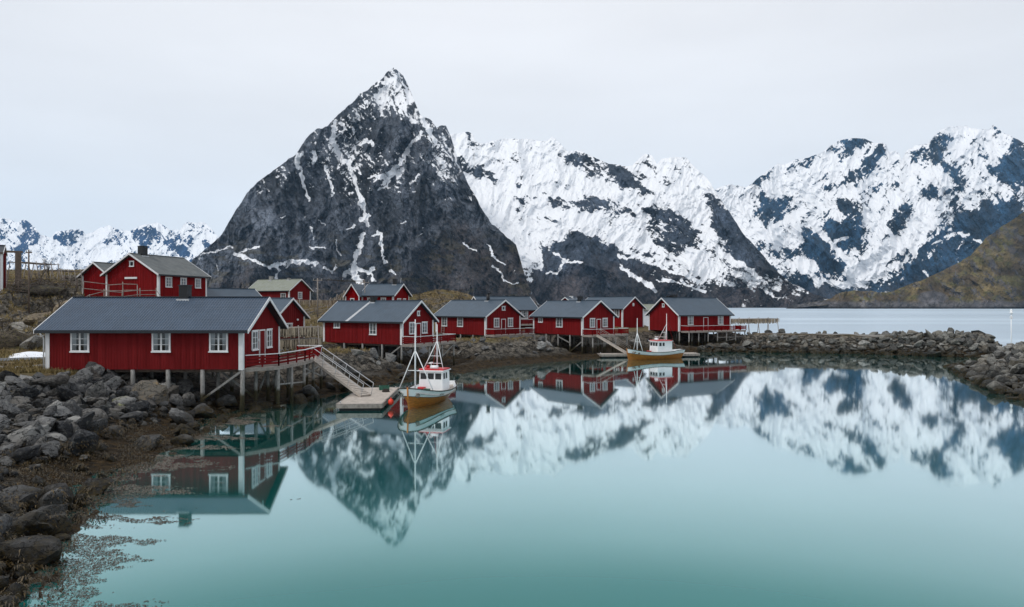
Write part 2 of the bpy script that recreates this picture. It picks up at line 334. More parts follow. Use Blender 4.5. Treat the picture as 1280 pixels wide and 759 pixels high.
# ------------------------------------------------------------------ object helpers
def tag(o, label=None, cat=None, group=None, kind=None):
    if label: o['label'] = label
    if cat: o['category'] = cat
    if group: o['group'] = group
    if kind: o['kind'] = kind
    return o
def empty(name, loc, rz=0.0):
    o = bpy.data.objects.new(name, None); COL.objects.link(o); o.location = loc; o.rotation_euler = (0, 0, rz); o.empty_display_size = 0.5
    return o
def link(name, me, parent=None, loc=None, rot=None):
    o = bpy.data.objects.new(name, me); COL.objects.link(o)
    if parent is not None: o.parent = parent
    if loc is not None: o.location = loc
    if rot is not None: o.rotation_euler = rot
    return o
def np_mesh(name, V, F, mat, smooth=True, attrs=None, colors=None):
    me = bpy.data.meshes.new(name); V = np.asarray(V, np.float32); F = np.asarray(F, np.int32); k = F.shape[1]
    me.vertices.add(len(V)); me.vertices.foreach_set('co', V.ravel())
    me.loops.add(F.size); me.loops.foreach_set('vertex_index', F.ravel())
    me.polygons.add(len(F)); me.polygons.foreach_set('loop_start', np.arange(0, F.size, k, dtype=np.int32))
    me.polygons.foreach_set('use_smooth', np.full(len(F), smooth)); me.update(calc_edges=True)
    for a, v in (attrs or {}).items():
        at = me.attributes.new(a, 'FLOAT', 'POINT'); at.data.foreach_set('value', np.asarray(v, np.float32).ravel())
    for a, v in (colors or {}).items():
        at = me.attributes.new(a, 'FLOAT_COLOR', 'POINT'); c = np.ones((len(V), 4), np.float32); c[:, :3] = v; at.data.foreach_set('color', c.ravel())
    me.materials.append(MATS[mat]); return me
def grid_faces(nr, nc):
    i = np.arange(nr * nc).reshape(nr, nc)
    return np.stack([i[:-1, :-1].ravel(), i[:-1, 1:].ravel(), i[1:, 1:].ravel(), i[1:, :-1].ravel()], 1)
class MB:
    """collects shapes that become one mesh"""
    def __init__(s): s.v = []; s.f = []; s.sm = []
    def add(s, vs, fs, smooth=False):
        b = len(s.v); s.v += [tuple(v) for v in vs]; s.f += [tuple(b + i for i in f) for f in fs]; s.sm += [smooth] * len(fs); return s
    def box(s, x0, x1, y0, y1, z0, z1):
        vs = [(x0, y0, z0), (x1, y0, z0), (x1, y1, z0), (x0, y1, z0), (x0, y0, z1), (x1, y0, z1), (x1, y1, z1), (x0, y1, z1)]
        return s.add(vs, [(0, 3, 2, 1), (4, 5, 6, 7), (0, 1, 5, 4), (1, 2, 6, 5), (2, 3, 7, 6), (3, 0, 4, 7)])
    def bar(s, p, q, w, h=None, up=(0, 0, 1)):
        p, q = Vector(p), Vector(q); h = h or w; d = (q - p).normalized(); u = Vector(up)
        if abs(d.dot(u)) > 0.99: u = Vector((0, 1, 0))
        a = d.cross(u).normalized() * w / 2; b = a.cross(d).normalized() * h / 2
        vs = [p - a - b, p + a - b, p + a + b, p - a + b, q - a - b, q + a - b, q + a + b, q - a + b]
        return s.add(vs, [(0, 3, 2, 1), (4, 5, 6, 7), (0, 1, 5, 4), (1, 2, 6, 5), (2, 3, 7, 6), (3, 0, 4, 7)])
    def tube(s, pts, rs, n=8):
        pts = [Vector(p) for p in pts]
        if not isinstance(rs, (list, tuple)): rs = [rs] * len(pts)
        vs = []; fs = []
        for i, p in enumerate(pts):
            d = (pts[min(i + 1, len(pts) - 1)] - pts[max(i - 1, 0)]).normalized()
            u = Vector((0, 0, 1)) if abs(d.z) < 0.9 else Vector((1, 0, 0)); a = d.cross(u).normalized(); b = d.cross(a)
            for k in range(n):
                t_ = 2 * math.pi * k / n; vs.append(p + (a * math.cos(t_) + b * math.sin(t_)) * rs[i])
        for i in range(len(pts) - 1):
            for k in range(n): fs.append((i * n + k, i * n + (k + 1) % n, (i + 1) * n + (k + 1) % n, (i + 1) * n + k))
        fs.append(tuple(range(n))[::-1]); fs.append(tuple((len(pts) - 1) * n + k for k in range(n)))
        return s.add(vs, fs, True)
    def ball(s, c, r, nu=12, nv=8, sq=(1, 1, 1)):
        vs = [(c[0], c[1], c[2] - r * sq[2])]; fs = []
        for j in range(1, nv):
            for k in range(nu):
                a = math.pi * j / nv; b = 2 * math.pi * k / nu
                vs.append((c[0] + r * sq[0] * math.sin(a) * math.cos(b), c[1] + r * sq[1] * math.sin(a) * math.sin(b), c[2] - r * sq[2] * math.cos(a)))
        vs.append((c[0], c[1], c[2] + r * sq[2])); top = len(vs) - 1
        for k in range(nu):
            fs.append((0, 1 + (k + 1) % nu, 1 + k)); fs.append((top, 1 + (nv - 2) * nu + k, 1 + (nv - 2) * nu + (k + 1) % nu))
            for j in range(nv - 2):
                a = 1 + j * nu; fs.append((a + k, a + (k + 1) % nu, a + nu + (k + 1) % nu, a + nu + k))
        return s.add(vs, fs, True)
    def mesh(s, name, mat):
        me = bpy.data.meshes.new(name); me.from_pydata([tuple(v) for v in s.v], [], s.f); me.materials.append(MATS[mat])
        me.polygons.foreach_set('use_smooth', s.sm); me.update(); return me
    def build(s, name, mat, parent=None, loc=None, rot=None): return link(name, s.mesh(name, mat), parent, loc, rot)

# ------------------------------------------------------------------ mountains
def mountain(name, label, crest, Yf, cot, step, relief, feats, snowfn, rockfn, seed, mat='mountain_surface', jag=1.2, back=1.2, octs=7, cat='mountain', lean=0.0):
    """A massif: front flank from the foot up to the measured crest and a back flank behind it. Its depth follows a
    slope of cotangent `cot` with ribs, gullies and fractal relief (metres)."""
    cu = np.array([c[0] for c in crest], float); cv = np.array([c[1] for c in crest], float)
    us = np.arange(cu[0], cu[-1] + step * 0.5, step)
    cr = np.interp(us, cu, cv) + (fbm(us / 9.0, us * 0 + seed, 5, seed) - 0.5) * 2 * jag * 2
    foot = HORIZ + FPX * (CAMH + 8) / Yf
    cr = np.minimum(cr, foot - 1.0)
    nr = int(max(cv.max() - cv.min() + 60, (foot - cr.min())) / step); sgrid = np.linspace(0, 1, nr)
    U = np.repeat(us[None, :], nr, 0); Vv = foot + (cr[None, :] - foot) * sgrid[:, None]
    mpp = Yf / FPX
    wx = (fbm(U / 55.0, Vv / 55.0, 4, seed + 31) - 0.5) * 34; wy = (fbm(U / 55.0 + 40, Vv / 55.0, 4, seed + 37) - 0.5) * 34
    global REL
    r1 = fbm((U + wx) / 62.0, (Vv + wy) / 95.0, octs, seed + 3, 0.52, True) - 0.55
    ca, sa = math.cos(math.radians(lean)), math.sin(math.radians(lean)); ur, vr = (U + wx * 0.5) * ca + (Vv + wy * 0.5) * sa, -(U + wx * 0.5) * sa + (Vv + wy * 0.5) * ca
    r2 = fbm(ur / 13.0, vr / 34.0, 5, seed + 23, 0.52, True) - 0.55          # ribs and gullies running down the fall line
    R = -r1 * relief * 2.0 - r2 * relief * (0.75 if seed == 1 else 0.48); REL = -0.7 * r1 - 1.15 * r2; REL = (REL - REL.mean()) * 0.15 / REL.std()
    Rf = -(fbm((U + wx * 0.6) / 15.0, (Vv + wy * 0.5) / 26.0, 6, seed + 9, 0.55, True) - 0.5) * relief * 0.26
    Rf += -(fbm((U * 0.8 + Vv * 0.6 + wx * 0.4) / 20.0, (-U * 0.6 + Vv * 0.8) / 5.0, 5, seed + 19, 0.55, True) - 0.5) * relief * 0.12
    calm = np.zeros_like(R)
    for pts, width, amp in feats:
        wob = (fbm(U / 13.0, Vv / 13.0, 3, seed + 50) - 0.5) * 8
        d, fr = seg_dist(U + wob, Vv + wob * 0.6, pts); e_ = np.exp(-(d / width) ** 1.3); R += amp * (0.16 if amp > 0 else 0.9) * e_
        if amp > 0: calm = np.maximum(calm, e_)
    R += Rf * (1 - 0.8 * calm)
    hh = (HORIZ - Vv) / FPX
    Y = (Yf + cot * CAMH + R * ss(0, 0.06, sgrid)[:, None]) / (1 - cot * hh)
    X = (U - 640) / FPX * Y; Z = CAMH + hh * Y
    # normals
    def g(A, ax): return np.gradient(A, axis=ax)
    n = np.cross(np.stack([g(X, 1), g(Y, 1), g(Z, 1)], -1), np.stack([g(X, 0), g(Y, 0), g(Z, 0)], -1))
    n /= np.linalg.norm(n, axis=-1, keepdims=True) + 1e-9; n *= np.sign(n[..., 2:3] + 1e-9)
    snow = snowfn(U, Vv, n, seed); rock = rockfn(U, Vv, n, seed)
    nb = 26; q = np.linspace(0, 1, nb)[1:, None]
    Yc, Xc, Zc = Y[-1], X[-1], Z[-1]
    bn = (fbm(np.repeat(us[None], nb - 1, 0) / 40.0, q * 6 + seed, 5, seed + 5) - 0.5) * relief * 2
    Yb = Yc + back * np.maximum(Zc, 10) * q + bn * np.minimum(q * 3, 1); Zb = Zc * (1 - q) - 10 * q; Xb = np.repeat(Xc[None], nb - 1, 0)
    V = np.stack([np.concatenate([X, Xb]).ravel(), np.concatenate([Y, Yb]).ravel(), np.concatenate([Z, Zb]).ravel()], 1)
    sn = np.concatenate([snow, np.full((nb - 1, len(us)), 0.15)]).ravel()
    rk = np.concatenate([rock, np.repeat(rock[-1:], nb - 1, 0)]).reshape(-1, 3)
    F = grid_faces(nr + nb - 1, len(us))
    me = np_mesh(name, V, F, mat, True, {'snow': sn}, {'rock': rk})
    return tag(link(name, me), label, cat, None, 'structure')

def blob(U, V, x, y, rx, ry, ang=0.0, p=2.0):
    c, s_ = math.cos(math.radians(ang)), math.sin(math.radians(ang)); a = ((U - x) * c + (V - y) * s_) / rx; b = (-(U - x) * s_ + (V - y) * c) / ry
    return np.exp(-(a * a + b * b) ** (p / 2))
def warp(U, V, seed, amp=9, sc=16.0):
    return U + (fbm(U / sc, V / sc, 4, seed + 71) - 0.5) * 2 * amp, V + (fbm(U / sc + 55, V / sc, 4, seed + 73) - 0.5) * 2 * amp
def polymask(U, V, poly, soft): return ss(-soft, soft, poly_sd(U, V, poly))
def streaks(U, V, ang, la, lb, seed, octs=5):
    c, s_ = math.cos(math.radians(ang)), math.sin(math.radians(ang))
    return fbm((U * c + V * s_) / la, (-U * s_ + V * c) / lb, octs, seed, 0.6) - 0.5

# --- the pointed main peak
Zx = lambda x, y: (240 + x / 2.448, 70 + y / 2.448)
def ZL(*p): return [Zx(*q) for q in p]
crest_main = [(228, 345), (240, 326), (256, 312), (273, 298), (292, 268), (313.5, 235.4), (338, 217), (356, 203), (370, 192.5), (383, 172), (390, 166), (397, 162), (409, 158), (420, 147.6), (436, 131), (452, 117), (469, 104), (479, 96), (485, 90.4), (492.5, 85.5), (499, 90), (503.5, 93), (509.6, 106), (520, 130), (526, 144), (533, 146), (540, 151.7), (546, 161), (552, 157), (557, 156.6), (563, 168), (567, 181), (575, 205), (585, 228), (600, 256), (615, 280), (633, 297), (645, 306), (652, 330), (662, 360), (672, 378), (684, 384)]
G_main = [  # snow couloirs: (points, half width px)
    (ZL((438, 200), (430, 250), (450, 295), (480, 335), (500, 375), (510, 405)), 2.6),
    (ZL((510, 405), (520, 440), (532, 480), (536, 522)), 2.4), (ZL((520, 500), (545, 490)), 3.0), (ZL((518, 545), (512, 590), (500, 625), (498, 655), (520, 690)), 3.2),
    (ZL((468, 672), (500, 650), (545, 660), (552, 650)), 3.0), (ZL((500, 660), (520, 695)), 5.0),
    (ZL((700, 232), (668, 275), (648, 320), (600, 362), (548, 376)), 2.4), (ZL((652, 338), (615, 368), (590, 392)), 2.6), (ZL((610, 385), (600, 400), (570, 408)), 1.2),
    (ZL((318, 312), (330, 350), (340, 400), (355, 440)), 1.7), (ZL((318, 320), (335, 300)), 3.5), (ZL((372, 290), (376, 325)), 2.2), (ZL((408, 335), (422, 385), (430, 425)), 1.3),
    (ZL((566, 540), (574, 560), (580, 610), (592, 635)), 1.6), (ZL((556, 552), (575, 552)), 1.6),
    (ZL((128, 604), (160, 615), (190, 628), (240, 640), (270, 634), (320, 634), (382, 630)), 2.1), (ZL((250, 640), (265, 655), (252, 678)), 1.6), (ZL((300, 630), (285, 645)), 1.5), (ZL((140, 600), (205, 584)), 1.0),
    (ZL((20, 616), (70, 598), (125, 578)), 0.8), (ZL((478, 532), (502, 518)), 1.2), (ZL((368, 582), (402, 586)), 1.3), (ZL((606, 656), (622, 670)), 1.7), (ZL((405, 652), (425, 658), (440, 642)), 1.3),
    (ZL((838, 570), (850, 585), (868, 597)), 1.1), (ZL((690, 365), (675, 385)), 1.4), (ZL((440, 560), (443, 600), (448, 615)), 1.0), (ZL((640, 510), (652, 505)), .8), (ZL((360, 520), (375, 560)), .7), (ZL((70, 640), (80, 655)), .8),
    (ZL((510, 270), (545, 262), (548, 275)), 2.5), (ZL((800, 275), (812, 330), (818, 350)), 1.2), (ZL((905, 580), (930, 610), (955, 640)), 1.0), (ZL((920, 640), (960, 690), (1000, 700)), 0.9), (ZL((560, 690), (548, 660)), 1.0),
    (ZL((700, 185), (730, 240), (745, 260)), 3.0), (ZL((390, 500), (410, 520)), .8), (ZL((270, 500), (290, 492)), .7), (ZL((690, 550), (700, 545)), .8)]
ribs_main = [(ZL((618, 38), (640, 200), (610, 330), (540, 420)), 12, -60), (ZL((700, 190), (760, 330), (800, 480), (860, 700)), 20, -95), (ZL((410, 215), (420, 330), (470, 470), (470, 640)), 13, -45),
             (ZL((330, 290), (280, 420), (230, 560), (180, 700)), 26, -80), (ZL((640, 330), (640, 500), (640, 690)), 18, -50)]
feats_main = [(p, max(5.0, w * 2.6), 38 if w > 1.5 else 16) for p, w in G_main] + ribs_main
def fine_tex(U, V, n, seed, a1, a2):
    U, V = warp(U, V, seed + 9, 5, 12); U, V = warp(U, V, seed + 13, 1.6, 4)
    return 1.7 * streaks(U, V, a1, 15, 2.3, seed + 2) + 0.8 * streaks(U, V, a2, 13, 2.6, seed + 6) + 0.9 * (fbm(U / 3.0, V / 2.6, 4, seed + 16, 0.65) - 0.5) + 0.7 * (n[..., 2] - 0.6)
def gully_snow(U, V, seed, items, base, gain=0.8):
    """snow lying in couloirs: ragged edges, uneven width, broken in places"""
    ua, va = warp(U, V, seed, 4.5, 14.0); u2, v2 = warp(ua, va, seed + 5, 1.6, 3.5); s_ = base
    wv = 0.25 + 1.7 * fbm(U / 6.0, V / 6.0, 4, seed + 81); rag = 1.5 * (fbm(U / 3.5, V / 3.0, 4, seed + 82, 0.65) - 0.5) + 1.0 * streaks(U, V, 50, 10, 2.0, seed + 84)
    for pts, w in items:
        d, _ = seg_dist(u2, v2, pts); s_ = np.maximum(s_, np.minimum(gain, gain * (1.15 - d / (w * 1.05 * wv)) + 0.6 * rag) - 2.0 * (d > w * 3.2))
    return s_
def snow_main(U, V, n, seed):
    u3, v3 = warp(U, V, seed + 4, 9, 22)
    D = -0.50 - 0.45 * ss(215, 285, V) + 0.40 * blob(u3, v3, 488, 112, 28, 28) + 0.5 * blob(u3, v3, 462, 128, 50, 11, -38) + 0.42 * blob(u3, v3, 505, 128, 20, 26) + 0.62 * blob(u3, v3, 545, 180, 20, 46, -22) + 0.40 * blob(u3, v3, 425, 175, 20, 36) \
        + 0.26 * blob(u3, v3, 478, 215, 55, 40) + 0.30 * blob(u3, v3, 375, 205, 20, 22) + 0.36 * blob(u3, v3, 558, 214, 12, 22) + 0.28 * blob(u3, v3, 450, 190, 12, 40) - 0.3 * blob(u3, v3, 500, 160, 22, 12) + 0.35 * blob(u3, v3, 490, 96, 14, 12)
    return gully_snow(U, V, seed, [(p_, w_ * 0.78) for p_, w_ in G_main], D + 1.0 * fine_tex(U, V, n, seed, 58, -35) + 0.75 * REL)
def cracks(U, V, seed, ang, la, lb, width=0.05):
    c, s_ = math.cos(math.radians(ang)), math.sin(math.radians(ang)); uw, vw = warp(U, V, seed, 4, 20)
    f_ = fbm((uw * c + vw * s_) / la, (-uw * s_ + vw * c) / lb, 4, seed, 0.5); return 1 - ss(0, width, np.abs(f_ - 0.5))
def slabs(U, V, seed):
    """fresh and weathered rock faces, seams and joints"""
    uw, vw = warp(U, V, seed + 60, 8, 24); q = fbm(uw / 24.0, vw / 40.0, 3, seed + 61); q = np.floor(q * 11) / 11 + 0.3 * (q - 0.5)
    k = 0.62 + 1.5 * (q - 0.30) + 1.15 * (fbm((uw * .5 + vw * .86) / 20.0, (-uw * .86 + vw * .5) / 3.0, 5, seed + 62, 0.62) - 0.5) + 0.8 * (fbm((uw * .94 - vw * .34) / 16.0, (uw * .34 + vw * .94) / 3.4, 4, seed + 68, 0.6) - 0.5)
    k = k * (1 - 0.75 * cracks(U, V, seed + 63, 64, 40, 8, 0.035)) * (1 - 0.65 * cracks(U, V, seed + 64, 120, 30, 7, 0.035)) * (1 - 0.6 * cracks(U, V, seed + 65, 20, 22, 5, 0.03))
    return np.clip(k, 0.12, 1.8)[..., None]
def rock_main(U, V, n, seed):
    w = fbm(U / 26.0, V / 50.0, 6, seed + 8)[..., None]
    c = np.array([0.140, 0.162, 0.200]) * (0.5 + 0.8 * w) * slabs(U, V, seed); c = c * (1 + 0.45 * ss(430, 300, U + 0.3 * V)[..., None])
    pal = (blob(U, V, 330, 285, 62, 60)[..., None]) * ss(0.35, 0.6, fbm(U / 30, V / 30, 4, seed + 90))[..., None]
    c = c * (1 + 0.35 * pal)
    br = (ss(240, 345, V + (fbm(U / 18.0, V / 18.0, 5, seed + 12) - 0.5) * 120)[..., None]) * ss(500, 600, U + (V - 250) * 0.4)[..., None] * 0.75
    br = np.maximum(br, 0.75 * ss(330, 372, V + (fbm(U / 20.0, V / 20.0, 4, seed + 13) - 0.5) * 40)[..., None])
    c = c * (1 - br) + np.array([0.115, 0.090, 0.080]) * (0.5 + 0.9 * w) * slabs(U, V, seed + 2) * br
    gr = ss(0.60, 0.68, fbm(U / 16.0, V / 7.0, 4, seed + 22))[..., None] * ss(280, 320, V)[..., None] * 0.5
    return c * (1 - gr) + np.array([0.12, 0.10, 0.05]) * gr
mountain('mountain_peak', 'steep dark pyramid peak with a sharp snowy summit and thin snow couloirs', crest_main, 1450, 1.02, 0.62, 62, feats_main, snow_main, rock_main, 1, jag=1.4, lean=-14)

# --- the broad snowy massif to its right
Zy = lambda x, y: (560 + x / 3.2, 150 + y / 3.2)
def YL(*p): return [Zy(*q) for q in p]
crest_mid = [(548, 172), (566, 168), (579, 165), (586, 165), (591, 168), (594, 177), (600, 179), (607, 179), (622, 175), (641, 172.5), (663, 175), (685, 176), (690.6, 171), (697, 176), (704, 184), (710, 189), (720, 187), (729, 189), (744, 198), (760, 204), (779, 208), (791, 206), (799, 197), (807, 191), (815, 194), (821, 206), (827, 198), (841, 196), (857, 196), (863, 204), (876, 216), (888, 228), (898, 246), (907, 258), (915, 270), (932, 296), (947, 312), (959, 326), (975, 343), (989, 353), (1005, 362), (1018, 367), (1038, 375), (1052, 381), (1060, 384)]
dark_mid = [YL((410, 315), (500, 318), (600, 310), (700, 340), (745, 350), (700, 375), (600, 375), (540, 372), (415, 350)),
            YL((450, 150), (500, 125), (560, 140), (640, 180), (720, 200), (790, 255), (830, 290), (760, 280), (650, 250), (560, 225), (540, 195), (480, 190)),
            YL((80, 200), (130, 175), (170, 195), (195, 260), (150, 240), (90, 225)), YL((75, 60), (95, 50), (110, 95), (90, 100)), YL((30, 150), (95, 150), (80, 200), (40, 200)),
            YL((380, 525), (450, 485), (530, 447), (620, 480), (700, 530), (770, 600), (850, 690), (870, 760), (340, 760), (370, 600)),
            YL((770, 345), (900, 335), (960, 400), (1010, 470), (1040, 520), (1000, 520), (960, 530), (900, 540), (840, 520), (800, 440)),
            YL((1040, 290), (1100, 330), (1180, 440), (1280, 550), (1330, 640), (1200, 600), (1120, 520), (1050, 400)), YL((865, 255), (880, 215), (930, 245)), YL((750, 180), (790, 140), (835, 185)), YL((260, 265), (280, 250), (315, 272), (290, 285))]
lite_mid = [(YL((180, 505), (225, 545), (285, 560), (330, 500)), 3.2), (YL((235, 590), (275, 635), (312, 665), (305, 695)), 2.2), (YL((930, 645), (950, 660), (1025, 690)), 1.6), (YL((860, 635), (930, 655)), 1.0), (YL((395, 608), (440, 612), (462, 570), (420, 530)), 1.0), (YL((462, 570), (530, 572)), 1.0),
            (YL((310, 580), (370, 600), (378, 545), (330, 500)), 1.6), (YL((1010, 500), (1030, 560), (1025, 615)), 2.0), (YL((1060, 470), (1090, 530), (1150, 575), (1210, 600), (1235, 640)), 2.6), (YL((840, 640), (900, 650)), .9), (YL((700, 590), (760, 640), (830, 680)), 2.2),
            (YL((690, 540), (790, 560), (910, 605)), 1.6), (YL((130, 430), (190, 520), (250, 600)), 1.4), (YL((880, 600), (1000, 640)), 1.0), (YL((780, 640), (830, 668)), .8), (YL((1110, 600), (1200, 625)), 1.3), (YL((1180, 650), (1230, 690)), .7)]
def snow_mid(U, V, n, seed):
    u2, v2 = warp(U, V, seed, 7, 13.0); lim = np.interp(U, [560, 650, 720, 800, 850, 900, 1000], [335, 350, 305, 325, 350, 372, 378])
    s_ = 0.66 - 1.30 * ss(-34, 26, v2 - lim)
    for p in dark_mid: s_ = s_ - 0.92 * polymask(u2, v2, p, 8.0)
    s_ = s_ - 0.45 * ss(860, 920, U) * ss(250, 280, V)
    tex = 1.3 * streaks(U, V, 32, 22, 6, seed + 2) + 0.8 * streaks(U, V, -30, 12, 4, seed + 7)
    dk = np.zeros(U.shape)
    for p in dark_mid: dk = np.maximum(dk, polymask(u2, v2, p, 4.0))
    s_ = s_ + 0.03 + tex * 0.6 + 0.9 * REL + (0.6 + 0.1 * dk) * fine_tex(U, V, n, seed + 30, 20, 62) - 0.35 * ss(0.52, 0.66, fbm(U / 26.0, V / 13.0, 4, seed + 77))
    return gully_snow(U, V, seed + 3, lite_mid, s_)
def rock_mid(U, V, n, seed):
    w = fbm(U / 20.0, V / 34.0, 6, seed + 8)[..., None]; c = np.array([0.080, 0.108, 0.155]) * (0.5 + 0.9 * w) * slabs(U, V, seed)
    br = ss(315, 360, V + (fbm(U / 18.0, V / 18.0, 5, seed + 12) - 0.5) * 60)[..., None] * 0.85
    return c * (1 - br) + np.array([0.105, 0.088, 0.086]) * (0.5 + 0.9 * w) * slabs(U, V, seed + 2) * br
feats_mid = [(YL((530, 445), (530, 720)), 26, -110), (YL((900, 340), (960, 560), (1000, 720)), 24, -120), (YL((340, 480), (200, 200)), 22, 90), (YL((1090, 310), (1200, 560)), 14, -60)] + [(YL((410, 345), (560, 378), (700, 370), (745, 355)), 6, 40), (YL((480, 190), (560, 225), (700, 270), (830, 290)), 6, 35)]
mountain('snowy_massif', 'broad white mountain with rocky bands standing right behind the sharp peak', crest_mid, 1900, 1.5, 0.62, 85, feats_mid, snow_mid, rock_mid, 2, jag=0.9, lean=28)

# --- the right hand range
Zr = lambda x, y: (880 + x / 3.035, 140 + y / 3.035)
def RL(*p): return [Zr(*q) for q in p]
crest_r = [(860, 236), (895, 236), (905, 232), (913, 230), (932, 234), (941, 228), (949, 221), (959, 213), (972, 206), (985, 204), (995, 198), (1008, 197), (1018, 194), (1028, 190), (1036, 184), (1044, 179), (1054, 175), (1064, 172), (1075, 172), (1084, 174), (1092, 178), (1104, 178), (1108, 181), (1111, 189), (1118, 189), (1124, 191), (1127, 201), (1133, 189), (1138, 185), (1144, 181), (1152, 181), (1160, 179), (1167, 171), (1176, 163), (1186, 159), (1196, 157), (1210, 158), (1226, 161), (1236, 162), (1242, 157), (1247, 161), (1252, 166), (1260, 169), (1269, 173), (1280, 178), (1300, 190), (1340, 175), (1380, 205), (1430, 230), (1500, 260), (1580, 320)]
dark_r = [RL((205, 310), (320, 330), (330, 380), (300, 430), (180, 410)), RL((205, 510), (290, 500), (370, 530), (360, 555), (280, 560)), RL((450, 430), (520, 405), (600, 400), (615, 500), (600, 535), (520, 520)), RL((360, 450), (420, 440), (480, 500), (540, 580), (600, 630), (540, 645), (470, 610), (400, 560), (350, 500)),
          RL((770, 610), (830, 500), (900, 420), (950, 375), (1050, 365), (1150, 350), (1230, 370), (1230, 450), (1120, 520), (950, 640), (760, 640)), RL((440, 160), (500, 120), (600, 100), (640, 110), (600, 150), (540, 165)), RL((520, 240), (600, 190), (660, 130), (690, 130), (680, 180), (600, 265), (540, 270)),
          RL((915, 235), (980, 205), (990, 220), (960, 260)), RL((705, 440), (750, 360), (790, 345), (770, 400), (720, 440)), RL((1080, 220), (1140, 170), (1190, 110), (1260, 110), (1260, 240), (1180, 290), (1110, 260)), RL((840, 300), (890, 290), (890, 320), (850, 320)), RL((365, 200), (400, 170), (405, 215)),
          RL((1060, 350), (1130, 330), (1210, 350), (1150, 370)), RL((685, 535), (760, 510), (770, 540), (700, 560)), RL((210, 250), (245, 222), (260, 260)), RL((500, 330), (560, 330), (590, 380), (520, 380)), RL((850, 120), (930, 80), (940, 130), (900, 200), (830, 200)), RL((780, 150), (830, 130), (840, 180), (790, 200)), RL((950, 270), (990, 250), (1000, 275), (960, 285))]
lite_r = [(RL((560, 620), (640, 560), (720, 520), (780, 470), (850, 380)), 9), (RL((370, 560), (410, 620), (430, 660)), 2.5), (RL((450, 640), (520, 660), (600, 650)), 2.5), (RL((440, 450), (500, 520), (550, 580)), 3), (RL((840, 605), (852, 620)), 1.2), (RL((500, 490), (545, 475)), 1.4), (RL((960, 458), (1000, 465)), 1.4), (RL((1020, 490), (1050, 498)), 1), (RL((870, 500), (895, 490)), 1), (RL((150, 450), (250, 470), (340, 490)), 8), (RL((60, 330), (140, 370), (150, 440)), 14)]
def snow_r(U, V, n, seed):
    u2, v2 = warp(U, V, seed, 7, 12.0)
    s_ = 0.52 - 1.30 * ss(-18, 14, v2 - np.interp(U, [880, 950, 1000, 1060, 1140, 1200, 1300], [360, 352, 350, 362, 345, 330, 300]))
    for p in dark_r: s_ = s_ - 0.95 * polymask(u2, v2, p, 9.0)
    tex = 1.5 * streaks(U, V, -50, 15, 4, seed + 2) + 0.9 * streaks(U, V, 40, 10, 3.5, seed + 7)
    dk = np.zeros(U.shape)
    for p in dark_r: dk = np.maximum(dk, polymask(u2, v2, p, 4.0))
    tex = tex * (1 - 0.3 * dk); s_ = s_ + 0.0 + tex * 0.6 + 1.1 * REL + (0.7 + 0.05 * dk) * fine_tex(U, V, n, seed + 30, -48, 55) - 0.3 * ss(0.5, 0.64, fbm(U / 22.0, V / 16.0, 4, seed + 77))
    return gully_snow(U, V, seed + 3, lite_r, s_)
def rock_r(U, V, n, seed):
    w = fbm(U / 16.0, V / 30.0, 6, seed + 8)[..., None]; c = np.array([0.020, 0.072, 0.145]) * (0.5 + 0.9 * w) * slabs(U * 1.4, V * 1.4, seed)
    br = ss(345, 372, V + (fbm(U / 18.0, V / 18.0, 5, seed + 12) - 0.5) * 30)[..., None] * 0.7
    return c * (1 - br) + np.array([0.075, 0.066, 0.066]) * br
feats_r = [(RL((480, 430), (430, 560), (500, 640)), 12, 110), (RL((560, 620), (720, 520), (850, 380)), 14, 130), (RL((640, 120), (560, 400)), 16, -120), (RL((900, 80), (880, 400), (900, 640)), 26, -190), (RL((240, 230), (260, 480)), 18, -130), (RL((330, 430), (560, 610)), 7, -90)]
mountain('mountain_range', 'long snow streaked blue grey range across the fjord on the right', crest_r, 3000, 1.35, 0.62, 125, feats_r, snow_r, rock_r, 3, jag=1.1, lean=-32)

# --- the far left range
Zq = lambda x, y: (x / 4.267, 250 + y / 4.267)
def QL(*p): return [Zq(*q) for q in p]
crest_l = [(-330, 330), (-260, 290), (-200, 270), (-130, 285), (-70, 262), (-20, 280), (0, 273), (12, 274), (21, 278), (26, 276), (31, 274), (35, 277), (40, 281), (45, 286), (50, 294), (57, 295), (63, 297), (70, 290), (80, 288), (94, 286), (103, 288), (106, 294), (113, 291), (122, 287), (130, 284), (136, 282), (143, 285), (150, 287), (156, 287), (162, 289), (169, 286), (176, 283), (186, 280), (195, 278), (202, 281), (209, 285), (213, 288), (225, 288), (230, 281), (234, 277), (245, 278), (255, 278), (264, 286), (272, 295), (281, 306), (300, 330), (330, 352), (352, 384)]
dark_l = [QL((278, 200), (300, 175), (360, 195), (400, 160), (445, 165), (440, 195), (370, 245), (310, 222)), QL((690, 165), (740, 165), (800, 135), (850, 160), (860, 210), (820, 250), (760, 255), (700, 220)), QL((860, 200), (940, 200), (980, 250), (1045, 320), (980, 320), (900, 260)), QL((115, 110), (150, 100), (175, 150), (215, 190), (210, 230), (150, 240), (120, 330), (85, 290)),
          QL((540, 215), (580, 200), (660, 180), (680, 220), (640, 250), (560, 240)), QL((990, 200), (1030, 190), (1010, 240)), QL((1080, 210), (1120, 210), (1140, 260), (1090, 260)), QL((0, 180), (40, 180), (30, 220), (0, 215)), QL((440, 400), (560, 340), (640, 360), (600, 430), (400, 450)), QL((930, 240), (990, 245), (960, 300))]
